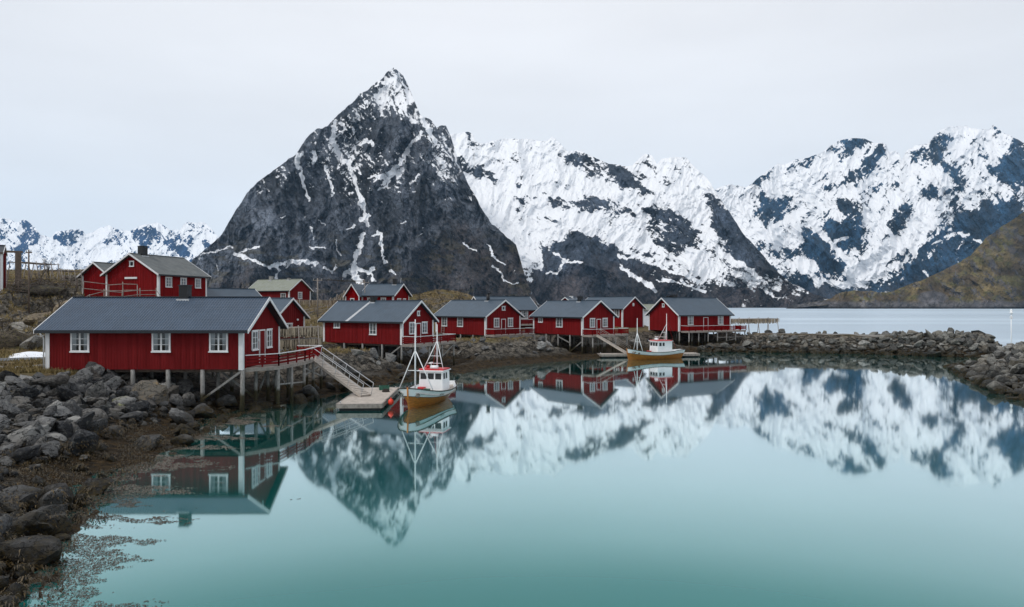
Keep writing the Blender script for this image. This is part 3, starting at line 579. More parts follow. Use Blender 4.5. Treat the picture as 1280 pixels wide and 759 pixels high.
def snow_l(U, V, n, seed):
    u2, v2 = warp(U, V, seed, 6.5, 8.0); s_ = np.full(U.shape, 0.5) - 0.8 * ss(332, 362, V)
    for p in dark_l: s_ = s_ - 0.85 * polymask(u2, v2, p, 3.0)
    return s_ + 1.0 * REL + 0.5 * (1.4 * streaks(U, V, -55, 9, 3, seed + 2) + 1.0 * streaks(U, V, 40, 7, 3, seed + 7)) + 1.1 * fine_tex(U * 1.6, V * 1.6, n, seed + 40, -55, 45)
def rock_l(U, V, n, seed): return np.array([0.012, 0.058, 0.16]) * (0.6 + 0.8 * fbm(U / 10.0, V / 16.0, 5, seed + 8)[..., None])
mountain('distant_mountains', 'low white and blue mountain chain far away on the left', crest_l, 5200, 1.3, 0.55, 130, [], snow_l, rock_l, 4, jag=0.7, lean=-20)

# --- the brown heath headland on the right
crest_h = [(985, 384.5), (992, 381), (1010, 378.5), (1028, 375.5), (1040, 372), (1047, 367), (1058, 364), (1068, 363), (1080, 364), (1091, 364), (1108, 366), (1124, 361), (1145, 353), (1163, 346), (1186, 334), (1202, 326), (1216, 318), (1225, 307), (1232, 298), (1244, 289), (1256, 281), (1280, 265), (1320, 240), (1380, 225), (1450, 240), (1560, 290)]
def rock_h(U, V, n, seed):
    w = fbm(U / 11.0, V / 8.0, 6, seed + 8)[..., None]; c = np.array([0.20, 0.158, 0.075]) * (0.30 + 1.3 * w); gg = ss(0.5, 0.62, fbm(U / 13.0, V / 6.0, 5, seed + 32))[..., None] * 0.7; c = c * (1 - gg) + np.array([0.150, 0.150, 0.055]) * (0.4 + w) * gg
    g_ = ss(0.5, 0.62, fbm(U / 22.0, V / 13.0, 5, seed + 2))[..., None]; c = c * (1 - g_ * 0.7) + np.array([0.085, 0.062, 0.045]) * g_ * 0.7
    s_ = streaks(U, V, 50, 14, 5, seed + 5)
    r = np.clip(ss(0.02, 0.16, s_) * ss(0.80, 0.62, n[..., 2]) + ss(374, 380, V) * 0.9 + 0.9 * ss(0.5, 0.7, blob(U, V, 1165, 372, 26, 11)) + 0.6 * ss(1200, 1260, U) * ss(0.0, 0.2, s_), 0, 1)[..., None]
    c = c * (1 - r) + np.array([0.135, 0.135, 0.148]) * (0.3 + 1.4 * w) * r
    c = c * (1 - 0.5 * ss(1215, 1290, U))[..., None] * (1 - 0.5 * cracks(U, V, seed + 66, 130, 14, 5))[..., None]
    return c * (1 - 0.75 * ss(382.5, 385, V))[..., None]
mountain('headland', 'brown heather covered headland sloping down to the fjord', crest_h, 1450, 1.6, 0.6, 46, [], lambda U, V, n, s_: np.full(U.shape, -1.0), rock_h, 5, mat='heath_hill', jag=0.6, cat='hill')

# ------------------------------------------------------------------ water, haze
def sheet(name, poly, z, mat, label, cat):
    me = bpy.data.meshes.new(name); me.from_pydata([(x, y, z) for x, y in poly], [], [tuple(range(len(poly)))]); me.materials.append(MATS[mat]); me.update()
    return tag(link(name, me), label, cat, None, 'structure')
sheet('fjord_water', [(-9000, -600), (9000, -600), (9000, 9500), (-9000, 9500)], -0.08, 'fjord_water_surface', 'pale rippled fjord water beyond the stone breakwater', 'water')
sheet('harbour_water', [(-120, -250), (220, -250), (220, 97), (70, 101), (47, 112), (10, 112), (-120, 112)], 0.0, 'harbour_water', 'still teal harbour water mirroring the peaks and cabins', 'water')

hz = MB().box(-9400, 9400, -900, 9900, -14, 1500).build('haze', 'snow'); hz.data.materials.clear()
hm = bpy.data.materials.new('haze_air'); hm.use_nodes = True; hm.node_tree.nodes.clear()
ho = hm.node_tree.nodes.new('ShaderNodeOutputMaterial'); pv = hm.node_tree.nodes.new('ShaderNodeVolumePrincipled')
pv.inputs['Color'].default_value = (0.42, 0.70, 1.0, 1); pv.inputs['Density'].default_value = 2.6e-5; pv.inputs['Anisotropy'].default_value = 0.2
hm.node_tree.links.new(pv.outputs[0], ho.inputs['Volume']); hz.data.materials.append(hm); hz['kind'] = 'stuff'; hz['label'] = 'thin cold blue haze over the fjord'
hz['category'] = 'haze'

# ------------------------------------------------------------------ land
LAND = [(-9.5, -20), (-10.4, 6), (-11, 12), (-12, 17), (-14.3, 22.6), (-15.8, 26.8), (-17.3, 31), (-17.6, 36), (-18.4, 41), (-18.8, 45), (-17.2, 50), (-15.2, 55), (-13.5, 60), (-11, 66), (-6.2, 75), (-2, 83), (6, 90.5), (11, 95), (16, 100), (23, 105), (30, 108.5), (36, 109.5), (45, 107), (56, 104), (62.8, 99.5), (67.7, 97), (72, 98), (75.5, 102), (74, 107), (66, 110), (56, 115), (47, 120), (41, 129), (39, 136), (38, 150), (30, 230), (-50, 330), (-300, 400), (-500, 400), (-500, -20)]
PILE = [(49.5, 75), (46.5, 69), (43, 61), (40.5, 54), (41, 45), (60, 36), (110, 36), (110, 92), (84, 93), (66, 90), (54, 83)]
ROAD = [(-75, 50.5), (-56, 54), (-44, 57.6), (-36, 62), (-26, 68), (-15, 84), (0, 112), (12, 140), (24, 150), (36, 153)]
def land_z(x, y, detail=True):
    x = np.asarray(x, float); y = np.asarray(y, float)
    s1 = poly_sd(x, y, LAND); s2 = poly_sd(x, y, PILE); a = x / np.maximum(y, 1)
    wob = (fbm(x / 5.0, y / 5.0, 4, 41) - 0.5) * 2.2; s1w = s1 + wob; s2w = s2 + wob * 0.8
    wid = np.where(x > 38, 4.6, np.where(y < 58, 14.5, 9.5)); top = np.where(x > 38, 2.75, 2.9)
    z1 = top * ss(0, 1, (s1w) / wid) - 0.05; z1 = np.where(s1w < 0, np.maximum(s1w * 0.28, -4), z1)
    z2 = 3.5 * ss(0, 1, s2w / 9.0); z2 = np.where(s2w < 0, np.maximum(s2w * 0.4, -4), z2)
    hill = 6.9 * ss(61, 93, y + (fbm(x / 9.0, y / 9.0, 3, 44) - 0.5) * 14) * ss(-0.455, -0.56, a) + 4.4 * ss(100, 135, y) * ss(-0.06, -0.24, a)
    hill = np.maximum(hill, 5.4 * ss(84, 100, y) * ss(-0.36, -0.44, a))
    hill += 7.2 * np.exp(-(((x + 13) / 12) ** 2 + ((y - 150) / 17) ** 2))
    z = z1 + hill * (s1 > 0)
    for seg, r0, z0 in (([(-16, 78.5), (-10.5, 77.5), (-8.0, 84)], 3.6, 0.25), ([(-7.5, 104), (-3.2, 101.5), (3, 109)], 4.2, 0.3), ([(6.5, 103), (11, 101), (18, 108)], 4.6, 0.1), ([(26, 116), (30, 115.5), (37, 118.5)], 3.4, 0.0), ([(-19, 49), (-17, 58)], 2.2, 0.1)):
        dd, _ = seg_dist(x, y, seg); z = np.where(s1 > 0, np.minimum(z, z0 + 0.95 * np.maximum(dd - r0, 0)), z)
    z = np.maximum(z, z2)
    if detail:
        bluff = ss(0.3, 3.5, hill) * ss(9.5, 6.0, hill) * (a < -0.42)
        cr = fbm(x / 5.5 + y / 11.0, y / 4.0 - x / 14.0, 6, 83, 0.55, True); z = z + bluff * (2.6 * (cr - 0.55) + 0.9 * (fbm(x / 1.6, y / 1.3, 5, 85, 0.6, True) - 0.5))
        rd, _ = seg_dist(x, y, ROAD); keep = ss(2.2, 5.5, rd); keep = keep * np.where(x > 38, 0.45, 1.0)
        r = (fbm(x / 4.2, y / 4.2, 6, 47, 0.55, True) - 0.55)
        bl = (fbm(x / 9 + 3, y / 9, 5, 49, 0.5, True) - 0.5)
        steep = ss(0, 2, s1) * (0.45 + 1.5 * ss(0.5, 5, hill) * ss(11, 6, hill)) * ss(-1.4, -0.2, z + 1.2)
        shore = ss(-0.6, 0.6, z) * (1 - ss(2.4, 2.9, z))
        z = z + keep * (r * (0.35 + 0.8 * shore * (y > 56) * (x < 38)) + bl * 1.3 * steep) * ss(-1.0, 0.4, z)
        z = np.where((y > 56) & (x < 34) & (s1 < 14), z + 0.10 * np.sin(z * 9 + x * 0.3) * shore, z)
        capz = 8.15 + 0.7 * (fbm(x / 3.0, y / 3.0, 4, 88) - 0.5) + 2.6 * ss(-0.615, -0.66, a); z = np.where((a < -0.40) & (a > -0.66) & (y > 60) & (y < 120), np.minimum(z, capz), z)
    return z
def zat(x, y): return float(land_z(np.array([x]), np.array([y]))[0])
aa = np.concatenate([np.linspace(-2.6, -0.80, 120)[:-1], np.linspace(-0.80, 0.80, 1000), np.linspace(0.80, 2.0, 60)[1:]])
yy = 11.0 * np.exp(np.linspace(0, math.log(400 / 11.0), 760))
A, Yg = np.meshgrid(aa, yy); Xg = A * Yg; Zg = land_z(Xg, Yg)
V = np.stack([Xg.ravel(), Yg.ravel(), Zg.ravel()], 1); F = grid_faces(len(yy), len(aa))
zf = Zg.ravel()[F].max(1); F = F[zf > -1.2]
used = np.unique(F); remap = np.full(len(V), -1); remap[used] = np.arange(len(used)); V = V[used]; F = remap[F]
tag(link('ground', np_mesh('ground', V, F, 'shore_ground')), 'rocky shore with yellow grass and brown weed at the waterline', 'ground', None, 'structure')

def ribbon(name, pts, w, lift, mat, label, cat):
    P_ = [Vector((x, y, 0)) for x, y in pts]; fine = []
    for i in range(len(P_) - 1):
        n_ = max(2, int((P_[i + 1] - P_[i]).length / 0.6))
        for k in range(n_): fine.append(P_[i].lerp(P_[i + 1], k / n_))
    fine.append(P_[-1]); xs = []; nc = 7
    for i, p in enumerate(fine):
        d = (fine[min(i + 3, len(fine) - 1)] - fine[max(i - 3, 0)]).normalized(); nrm = Vector((-d.y, d.x, 0))
        for k in range(nc):
            q = p + nrm * w * (k / (nc - 1) - 0.5) * (1 + 0.0 * k); xs.append((q.x, q.y))
    xs = np.array(xs); z = land_z(xs[:, 0], xs[:, 1]) + lift
    me = np_mesh(name, np.column_stack([xs, z]), grid_faces(len(fine), nc), mat); return tag(link(name, me), label, cat, None, 'structure')
ribbon('road', ROAD, 3.6, 0.035, 'asphalt', 'narrow grey road running behind the big red cabin', 'road')
ribbon('gravel_path', [(-60, 46.5), (-48, 48.5), (-38, 50.5), (-33, 51.5)], 2.4, 0.03, 'gravel', 'pale gravel track leading to the big cabin', 'path')
ribbon('breakwater_path', [(38, 118), (46, 113.5), (56, 109.6), (64, 105.5)], 2.6, 0.04, 'gravel', 'level earth track along the breakwater top', 'path')

# ------------------------------------------------------------------ houses
_winc = {}
def window_meshes(w, h, cols, rows, curtain=True):
    k = (round(w, 2), round(h, 2), cols, rows)
    if k in _winc: return _winc[k]
    f = MB(); T = 0.11       # casing, sill and sash bars; local x across, y into the wall, z up, origin at lower middle
    f.box(-w / 2, -w / 2 + T, -0.07, 0, 0, h); f.box(w / 2 - T, w / 2, -0.07, 0, 0, h)
    f.box(-w / 2 + T, w / 2 - T, -0.07, 0, h - T, h); f.box(-w / 2 + T, w / 2 - T, -0.07, 0, 0, T)
    f.box(-w / 2 - 0.05, w / 2 + 0.05, -0.10, -0.072, -0.04, 0.05); f.box(-w / 2 - 0.05, w / 2 + 0.05, -0.09, -0.072, h - 0.03, h + 0.05)
    iw, ih = w - 2 * T, h - 2 * T
    for c in range(1, cols):
        x = -iw / 2 + iw * c / cols; b = 0.055 if c * 2 == cols else 0.03; f.box(x - b, x + b, -0.062, -0.03, T, h - T)
    for r in range(1, rows):
        z = T + ih * r / rows
        for c in range(cols):
            a0 = -iw / 2 + iw * c / cols + 0.031; a1 = -iw / 2 + iw * (c + 1) / cols - 0.031
            f.box(a0, a1, -0.058, -0.033, z - 0.018, z + 0.018)
    p = MB().add([(-iw / 2, -0.045, T), (iw / 2, -0.045, T), (iw / 2, -0.045, h - T), (-iw / 2, -0.045, h - T)], [(0, 1, 2, 3)])
    bk = MB().add([(-iw / 2, -0.008, T), (iw / 2, -0.008, T), (iw / 2, -0.008, h - T), (-iw / 2, -0.008, h - T)], [(0, 1, 2, 3)])  # near-black sheet over the wall stands in for the unlit room
    cu = MB()
    for sgn in (-1, 1):
        n = 6; cw = iw * 0.26
        for i in range(n):
            a0 = sgn * (iw / 2 - cw * i / n); a1 = sgn * (iw / 2 - cw * (i + 1) / n); d0 = -0.018 - 0.008 * (i % 2); d1 = -0.018 - 0.008 * ((i + 1) % 2)
            cu.add([(a0, d0, T), (a1, d1, T), (a1, d1, h - T), (a0, d0, h - T)], [(0, 1, 2, 3)])
    r = (f.mesh('window', 'white_paint'), p.mesh('pane', 'glass'), bk.mesh('room_shade_sheet', 'room_dark'), cu.mesh('curtain', 'curtain') if curtain else None)
    _winc[k] = r; return r

class House:
    """local frame: origin at the corner nearest the camera at floor level, x along the ridge, y across, house spans x0..x1 and 0..Wd"""
    def __init__(s, name, label, group, corner, floor, rz, x0, x1, Wd, hwall, rise, roof='roof_slate_blue', wall='red_boards', oh=0.42, ohg=0.5, near=False, base=0.0, fascia='dark_trim', cat='cabin'):
        s.e = empty(name, (corner[0], corner[1], floor), rz); tag(s.e, label, cat, group)
        s.x0, s.x1, s.W, s.h, s.rise = x0, x1, Wd, hwall, rise; s.corner = corner; s.floor = floor; s.rz = rz; s.wallmat = wall; s.rr = random.Random(name + label)
        c, sn_ = math.cos(rz), math.sin(rz); s.ux = (c, sn_); s.uy = (-sn_, c)
        b = MB(); zc = hwall + rise; m = Wd / 2
        vs = [(x0, 0, -base), (x1, 0, -base), (x1, Wd, -base), (x0, Wd, -base), (x0, 0, hwall), (x1, 0, hwall), (x1, Wd, hwall), (x0, Wd, hwall), (x0, m, zc), (x1, m, zc)]
        b.add(vs, [(0, 3, 2, 1), (0, 1, 5, 4), (2, 3, 7, 6), (1, 2, 6, 9, 5), (3, 0, 4, 8, 7), (4, 5, 9, 8), (6, 7, 8, 9)])
        bp = 0.2 if near else 0.4; k = rise / m
        x = x0 + 0.1
        while x < x1 - 0.05:
            b.box(x - 0.02, x + 0.02, -0.018, 0.0, -base, hwall); b.box(x - 0.02, x + 0.02, Wd, Wd + 0.018, -base, hwall); x += bp
        y = 0.1
        while y < Wd - 0.05:
            top = hwall + k * min(y, Wd - y) - 0.03
            b.box(x1, x1 + 0.018, y - 0.02, y + 0.02, -base, top); b.box(x0 - 0.018, x0, y - 0.02, y + 0.02, -base, top); y += bp
        b.build('wall', wall, s.e)
        for (x, y) in ((x0, 0), (x1, 0), (x1, Wd), (x0, Wd)):
            cb = MB(); sx = 1 if x == x1 else -1; sy = 1 if y == Wd else -1; q = 0.24 if near else 0.22
            xa, xb = sorted((x + sx * 0.05, x - sx * q)); ya, yb = sorted((y + sy * 0.02, y + sy * 0.055)); cb.box(xa, xb, ya, yb, -base - 0.05, hwall - 0.02)
            xa, xb = sorted((x + sx * 0.02, x + sx * 0.055)); ya, yb = sorted((y + sy * 0.018, y - sy * q)); cb.box(xa, xb, ya, yb, -base - 0.05, hwall - 0.02)
            cb.build('corner_board', 'white_paint', s.e)
        # roof: two slabs with real thickness
        th = 0.10; yo = oh; ze = hwall - k * yo + 0.06; zr = zc + 0.06
        for sgn in (0, 1):
            if near:
                nx = int((x1 - x0 + 2 * ohg) / 0.2) * 8; ny = 48; xs = np.linspace(x0 - ohg, x1 + ohg, nx + 1); tt = np.linspace(0, 1, ny + 1)
                XX, TT = np.meshgrid(xs, tt); slope = math.hypot(m + yo, zr - ze); course = 0.36
                zz = ze + (zr - ze) * TT + th + 0.022 * np.cos(XX / 0.2 * 2 * np.pi) + 0.028 * (1 - np.mod(TT * slope / course, 1))
                YY = -yo + (m + yo) * TT
                if sgn: YY = Wd - YY
                me = np_mesh('roof', np.stack([XX.ravel(), YY.ravel(), zz.ravel()], 1), grid_faces(ny + 1, nx + 1), roof, False); o = link('roof', me, s.e)
                rb = MB(); y0_, y1_ = (-yo, m) if not sgn else (Wd + yo, m)
                rb.add([(x0 - ohg, y0_, ze), (x1 + ohg, y0_, ze), (x1 + ohg, y1_, zr), (x0 - ohg, y1_, zr), (x0 - ohg, y0_, ze + th - .03), (x1 + ohg, y0_, ze + th - .03), (x1 + ohg, y1_, zr + th - .03), (x0 - ohg, y1_, zr + th - .03)], [(0, 3, 2, 1), (4, 5, 6, 7), (0, 1, 5, 4), (3, 0, 4, 7), (1, 2, 6, 5), (2, 3, 7, 6)]); rb.build('roof_deck', 'dark_trim', s.e)
            else:
                y0_, y1_ = (-yo, m) if not sgn else (Wd + yo, m); rb = MB(); zb_ = 0.0
                rb.add([(x0 - ohg, y0_, ze), (x1 + ohg, y0_, ze), (x1 + ohg, y1_, zr), (x0 - ohg, y1_, zr), (x0 - ohg, y0_, ze + th), (x1 + ohg, y0_, ze + th), (x1 + ohg, y1_, zr + th), (x0 - ohg, y1_, zr + th)], [(0, 3, 2, 1), (4, 5, 6, 7), (0, 1, 5, 4), (3, 0, 4, 7), (1, 2, 6, 5), (2, 3, 7, 6)])
                rb.build('roof', roof, s.e)
        s.ze, s.zr, s.th, s.k, s.ohg = ze, zr, th, k, ohg
        rc_ = MB(); rc_.bar((x0 - ohg, m, zr + th + 0.03), (x1 + ohg, m, zr + th + 0.03), 0.22, 0.06); rc_.build('ridge_cap', 'dark_trim' if near else roof, s.e)
        for sgn in (0, 1):
            y_ = -yo - 0.03 if not sgn else Wd + yo + 0.03
            MB().bar((x0 - ohg, y_, ze + 0.02), (x1 + ohg, y_, ze + 0.02), 0.05, 0.2).build('fascia', fascia, s.e)
            for x in (x0 - ohg - 0.025, x1 + ohg + 0.025):
                ya = -yo - 0.05 if not sgn else Wd + yo + 0.05
                hb = 0.11
                MB().add([(x - .024, ya, ze - hb), (x + .024, ya, ze - hb), (x + .024, m, zr - hb), (x - .024, m, zr - hb), (x - .024, ya, ze + th + .03), (x + .024, ya, ze + th + .03), (x + .024, m, zr + th + .03), (x - .024, m, zr + th + .03)],
                         [(0, 3, 2, 1), (4, 5, 6, 7), (0, 1, 5, 4), (3, 0, 4, 7), (1, 2, 6, 5), (2, 3, 7, 6)]).build('barge_board', 'white_paint', s.e)
    # where a sight line measured in the photograph meets a wall of the house
    def on_front(s, px):
        k = (px - 640) / FPX; cx, cy = s.corner; return (k * cy - cx) / (s.ux[0] - k * s.ux[1])
    def on_side(s, px, x):
        k = (px - 640) / FPX; cx = s.corner[0] + x * s.ux[0]; cy = s.corner[1] + x * s.ux[1]; return (k * cy - cx) / (s.uy[0] - k * s.uy[1])
    def window(s, face, pos, z, w, h, cols=2, rows=3, label=None, curtain=True):
        f, p, b, cu = window_meshes(w, h, cols, rows, curtain)
        if face == 'front': loc, r = (pos, -0.02, z), 0
        elif face == 'right': loc, r = (s.x1 + 0.02, pos, z), math.pi / 2
        elif face == 'left': loc, r = (s.x0 - 0.02, pos, z), -math.pi / 2
        else: loc, r = (pos, s.W + 0.02, z), math.pi
        o = link('window', f, s.e, loc, (0, 0, r)); link('pane', p, o); link('room_shade_sheet', b, o)
        if cu: link('curtain', cu, o)
        return o
    def door(s, face, pos, w=0.95, h=2.05, mat=None):
        d = MB(); d.box(-w / 2 + 0.09, w / 2 - 0.09, -0.045, 0, 0.05, h - 0.1)
        for k in (0.22, 0.58): d.box(-w / 2 + 0.2, w / 2 - 0.2, -0.056, -0.047, h * k, h * (k + 0.27))
        fr_ = MB(); fr_.box(-w / 2, -w / 2 + 0.085, -0.06, 0, 0, h); fr_.box(w / 2 - 0.085, w / 2, -0.06, 0, 0, h); fr_.box(-w / 2 + 0.086, w / 2 - 0.086, -0.06, 0, h - 0.095, h)
        if face == 'front': loc, r = (pos, -0.02, 0), 0
        else: loc, r = ((s.x1 + 0.02) if face == 'right' else (s.x0 - 0.02), pos, 0), (math.pi / 2 if face == 'right' else -math.pi / 2)
        o = d.build('door', mat or s.wallmat, s.e, loc, (0, 0, r)); fr_.build('door_frame', 'white_paint', o)
        MB().tube([(w / 2 - 0.2, -0.05, 1.0), (w / 2 - 0.2, -0.1, 1.0), (w / 2 - 0.3, -0.1, 1.0)], 0.015, 6).build('handle', 'grey_metal', o)
    def chimney(s, x, w=0.62, h=1.0, mat='black_metal', dy=0.0, roundc=False):
        m = s.W / 2 + dy; z0 = s.zr - 0.35 - abs(dy) * s.k; c = MB()
        if roundc: c.tube([(x, m, z0), (x, m, s.zr + h)], w / 2, 14)
        else: c.box(x - w / 2, x + w / 2, m - w / 2, m + w / 2, z0, s.zr + h)
        o = c.build('chimney', mat, s.e)
        MB().box(x - w / 2 - 0.05, x + w / 2 + 0.05, m - w / 2 - 0.05, m + w / 2 + 0.05, s.zr + h, s.zr + h + 0.07).build('chimney_cap', 'dark_trim' if mat == 'black_metal' else mat, o)
        MB().box(x - w / 2 - 0.14, x + w / 2 + 0.14, m - w / 2 - 0.14, m + w / 2 + 0.14, z0, s.zr + 0.06 + s.th - s.k * (w / 2)).build('flashing', 'grey_metal', o)
    def piling(s, x, y, r=0.13, top=-0.02, bottom=None):
        wx = s.corner[0] + x * s.ux[0] + y * s.uy[0]; wy = s.corner[1] + x * s.ux[1] + y * s.uy[1]
        g_ = max(zat(wx, wy), -0.9) - 0.5 - s.floor
        if g_ > top - 0.2: return
        rr_ = s.rr; j = rr_.uniform(-0.05, 0.05)
        MB().tube([(x + j, y, g_), (x + j * 0.4, y, (g_ + top) / 2), (x, y, top)], [r * 1.08, r, r * 0.95], 9).build('piling', 'piling_wood', s.e)
    def brace(s, p, q, r=0.06): MB().bar(p, q, r * 1.6, r * 2.4).build('brace', 'piling_wood', s.e)
    def beam(s, p, q, w=0.16, h=0.22, mat='piling_wood'): MB().bar(p, q, w, h).build('floor_beam', mat, s.e)
    def deck(s, poly, rails, h=0.95, cap=True):
        """poly: local outline of the platform, rails: list of (i, j) outline corners joined by a railing"""
        n = len(poly); b = MB(); vs = [(x, y, -0.02) for x, y in poly] + [(x, y, 0.05) for x, y in poly]
        b.add(vs, [tuple(range(n))[::-1], tuple(range(n, 2 * n))] + [(i, (i + 1) % n, n + (i + 1) % n, n + i) for i in range(n)]); o = b.build('deck', 'deck_boards', s.e)
        ed = MB()
        for i in range(n):
            p, q = poly[i], poly[(i + 1) % n]; ed.bar((p[0], p[1], -0.125), (q[0], q[1], -0.125), 0.08, 0.2)
        ed.build('edge_beam', 'bare_wood', o)
        for (i, j) in rails:
            p, q = Vector((*poly[i], 0)), Vector((*poly[j], 0)); L_ = (q - p).length; n_ = max(1, round(L_ / 1.5)); r_ = MB()
            for k in range(n_ + 1):
                c_ = p.lerp(q, k / n_); r_.box(c_.x - 0.05, c_.x + 0.05, c_.y - 0.05, c_.y + 0.05, 0.052, h - 0.03)
            for z in (0.28, 0.5, 0.72): r_.bar(p + Vector((0, 0, z)), q + Vector((0, 0, z)), 0.035, 0.15)
            ro = r_.build('railing', 'red_boards', s.e)
            if cap: MB().bar(p + Vector((0, 0, h)), q + Vector((0, 0, h)), 0.12, 0.055).build('handrail', 'white_paint', ro)

RORBU = 'red fishermen cabins on stilts along the harbour'
VILL = 'red houses standing on land behind the harbour cabins'

# --- 1: the big front cabin
h1 = House('fishing_cabin', 'largest red cabin nearest the viewer with dark tiled metal roof', RORBU, (-18.73, 47.4), 3.03, 0.0, -13.6, 0, 7.5, 2.78, 2.12, roof='roof_tile_metal', near=True, oh=0.40, ohg=0.55)
for x in (-11.24, -5.6, -1.62): h1.window('front', x, 1.22, 1.29, 1.42, 2, 3)
h1.window('right', 2.2, 1.2, 1.15, 1.42, 2, 3); h1.window('right', 5.1, 1.2, 1.15, 1.42, 2, 3); h1.door('right', 3.65, 1.15, 2.65)
h1.chimney(-5.75, 0.66, 0.95, roundc=False)
MB().box(0.02, 0.09, 3.70, 3.80, 4.15, 4.6).build('gable_lamp', 'white_paint', h1.e)
for x in (-13.3, -10.4, -7.65, -5.2, -2.8, -0.02):
    for y in (0.1, 2.6, 5.0, 7.3): h1.piling(x, y, 0.15 if y < 1 else 0.13)
for y in (0.5, 3.75, 7.0): h1.beam((-13.4, y, -0.12), (-0.1, y, -0.12), mat='brown_wood')
h1.brace((-2.8, 0.0, -2.1), (-0.1, 0.0, -0.15)); h1.brace((-2.8, 2.6, -0.2), (-0.1, 2.6, -2.3)); h1.brace((0, 2.6, -2.4), (0, 5.0, -0.3)); h1.brace((-5.2, 5.0, -0.3), (-2.8, 5.0, -2.4)); h1.brace((-0.0, 5.0, -2.6), (0.0, 7.3, -0.4))
pd = [(0.03, 0.45), (1.75, 2.3), (2.35, 6.6), (2.15, 12.1), (0.03, 12.1)]
h1.deck(pd, [(0, 1), (1, 2), (2, 3), (3, 4)])
for (x, y) in ((1.7, 2.35), (2.0, 4.4), (2.28, 6.6), (2.2, 9.3), (2.1, 12.0), (0.9, 7.0), (0.9, 12.0), (0.9, 4.2), (0.3, 9.6)): h1.piling(x, y, 0.12, -0.2)
h1.brace((1.7, 2.35, -1.3), (2.28, 6.6, -1.6), 0.045); h1.brace((2.28, 6.6, -0.5), (2.1, 12.0, -1.7), 0.045); h1.brace((2.28, 6.6, -1.1), (2.1, 12.0, -0.7), 0.045); h1.brace((0.9, 4.2, -0.4), (0.9, 7.0, -2.2), 0.045)
MB().tube([(-13.72, -0.46, 2.5), (-13.72, -0.2, 2.3), (-13.72, -0.1, 2.1), (-13.72, -0.1, 0.0)], 0.045, 8).build('downpipe', 'white_paint', h1.e)
MB().box(0.03, 0.10, 2.95, 3.05, 1.8, 2.0).build('wall_lamp', 'white_paint', h1.e)

def stilts(h, xs, ys, r=0.12):
    for x in xs:
        for y in ys: h.piling(x, y, r)
    for y in (0.45, h.W - 0.45): h.beam((h.x0 + .1, y, -0.12), (h.x1 - .1, y, -0.12), mat='brown_wood')
def gable_set(h, face, W_, curtain=True):
    a = h.x1 if face == 'right' else h.x0
    h.window(face, W_ * 0.30, 1.15, 1.1, 1.35, 2, 3); h.window(face, W_ * 0.70, 1.15, 1.1, 1.35, 2, 3); h.door(face, W_ * 0.5, 0.95, 2.4)

# --- 2
th = math.radians(28)
h2 = House('fishing_cabin', 'red cabin behind the nearer moored boat with a pale strip down its roof', RORBU, (-12.5, 77.5), 3.0, -th, -11.8, 0, 6.2, 2.72, 2.15)
h2.window('front', h2.on_front(421.5), 1.75, 0.95, 0.72, 2, 1); h2.window('front', h2.on_front(466.6), 1.05, 1.05, 1.42, 2, 3); gable_set(h2, 'right', 6.2)
h2.window('right', 3.1, 3.25, 0.5, 0.55, 1, 1)
h2.chimney(-6.6, 0.62, 0.5)
xs_ = -7.0; zz0, zz1 = h2.ze + h2.th + 0.012, h2.zr + h2.th + 0.012
MB().add([(xs_ - 1.05, -0.40, zz0), (xs_ - 0.6, -0.40, zz0), (xs_ + 0.25, 3.0, zz1 - .07), (xs_ - 0.1, 3.0, zz1 - .07), (xs_ - 1.05, -0.40, zz0 + .02), (xs_ - 0.6, -0.40, zz0 + .02), (xs_ + 0.25, 3.0, zz1 - .05), (xs_ - 0.1, 3.0, zz1 - .05)], [(0, 3, 2, 1), (4, 5, 6, 7), (0, 1, 5, 4), (1, 2, 6, 5), (2, 3, 7, 6), (3, 0, 4, 7)]).build('roof_walkway', 'grey_metal', h2.e)
stilts(h2, (-11.6, -8.6, -5.8, -2.9, -0.1), (0.1, 3.1, 6.1)); h2.brace((-2.9, 0, -2.0), (-0.2, 0, -0.2)); h2.brace((-2.9, 3.1, -0.3), (-0.2, 3.1, -2.2))
h2.deck([(0.03, 0.0), (1.9, 0.0), (1.9, 8.2), (0.03, 8.2)], [(0, 1), (1, 2), (2, 3)])
for (x, y) in ((1.8, 0.1), (1.8, 2.8), (1.8, 5.5), (1.8, 8.0), (0.9, 6.8)): h2.piling(x, y, 0.1, -0.2)
h2.brace((1.8, 2.8, -2.0), (1.8, 5.5, -0.4), 0.045); h2.brace((1.8, 5.5, -1.6), (1.8, 8.0, -0.3), 0.045)
# --- 3
th = math.radians(45)
h3 = House('fishing_cabin', 'red stilt cabin with slim round black flue and a ladder on its long wall', RORBU, (-3.95, 102), 3.0, -th, -11.8, 0, 7.4, 2.85, 2.3)
for px in (555.8, 575.5): h3.window('front', h3.on_front(px), 1.15, 1.35, 1.5, 2, 3)
gable_set(h3, 'right', 7.4); h3.window('right', 3.7, 3.7, 0.7, 0.62, 1, 1); h3.chimney(-3.4, 0.55, 1.1, roundc=True)
lad = MB(); lx = h3.on_front(554.5)
lad.bar((lx - 0.35, -0.28, -0.6), (lx - 0.35, -0.12, 1.15), 0.06); lad.bar((lx + 0.35, -0.28, -0.6), (lx + 0.35, -0.12, 1.15), 0.06)
for k in range(6): lad.bar((lx - 0.35, -0.25 + k * 0.022, -0.4 + k * 0.28), (lx + 0.35, -0.25 + k * 0.022, -0.4 + k * 0.28), 0.04)
lad.build('ladder', 'bare_wood', h3.e)
stilts(h3, (-11.6, -8.7, -5.8, -2.9, -0.1), (0.1, 3.7, 7.3)); h3.brace((-2.9, 0, -1.5), (-0.2, 0, -0.2)); h3.deck([(0.03, 0.0), (2.0, 0.0), (2.0, 8.6), (0.03, 8.6)], [(0, 1), (1, 2), (2, 3)])
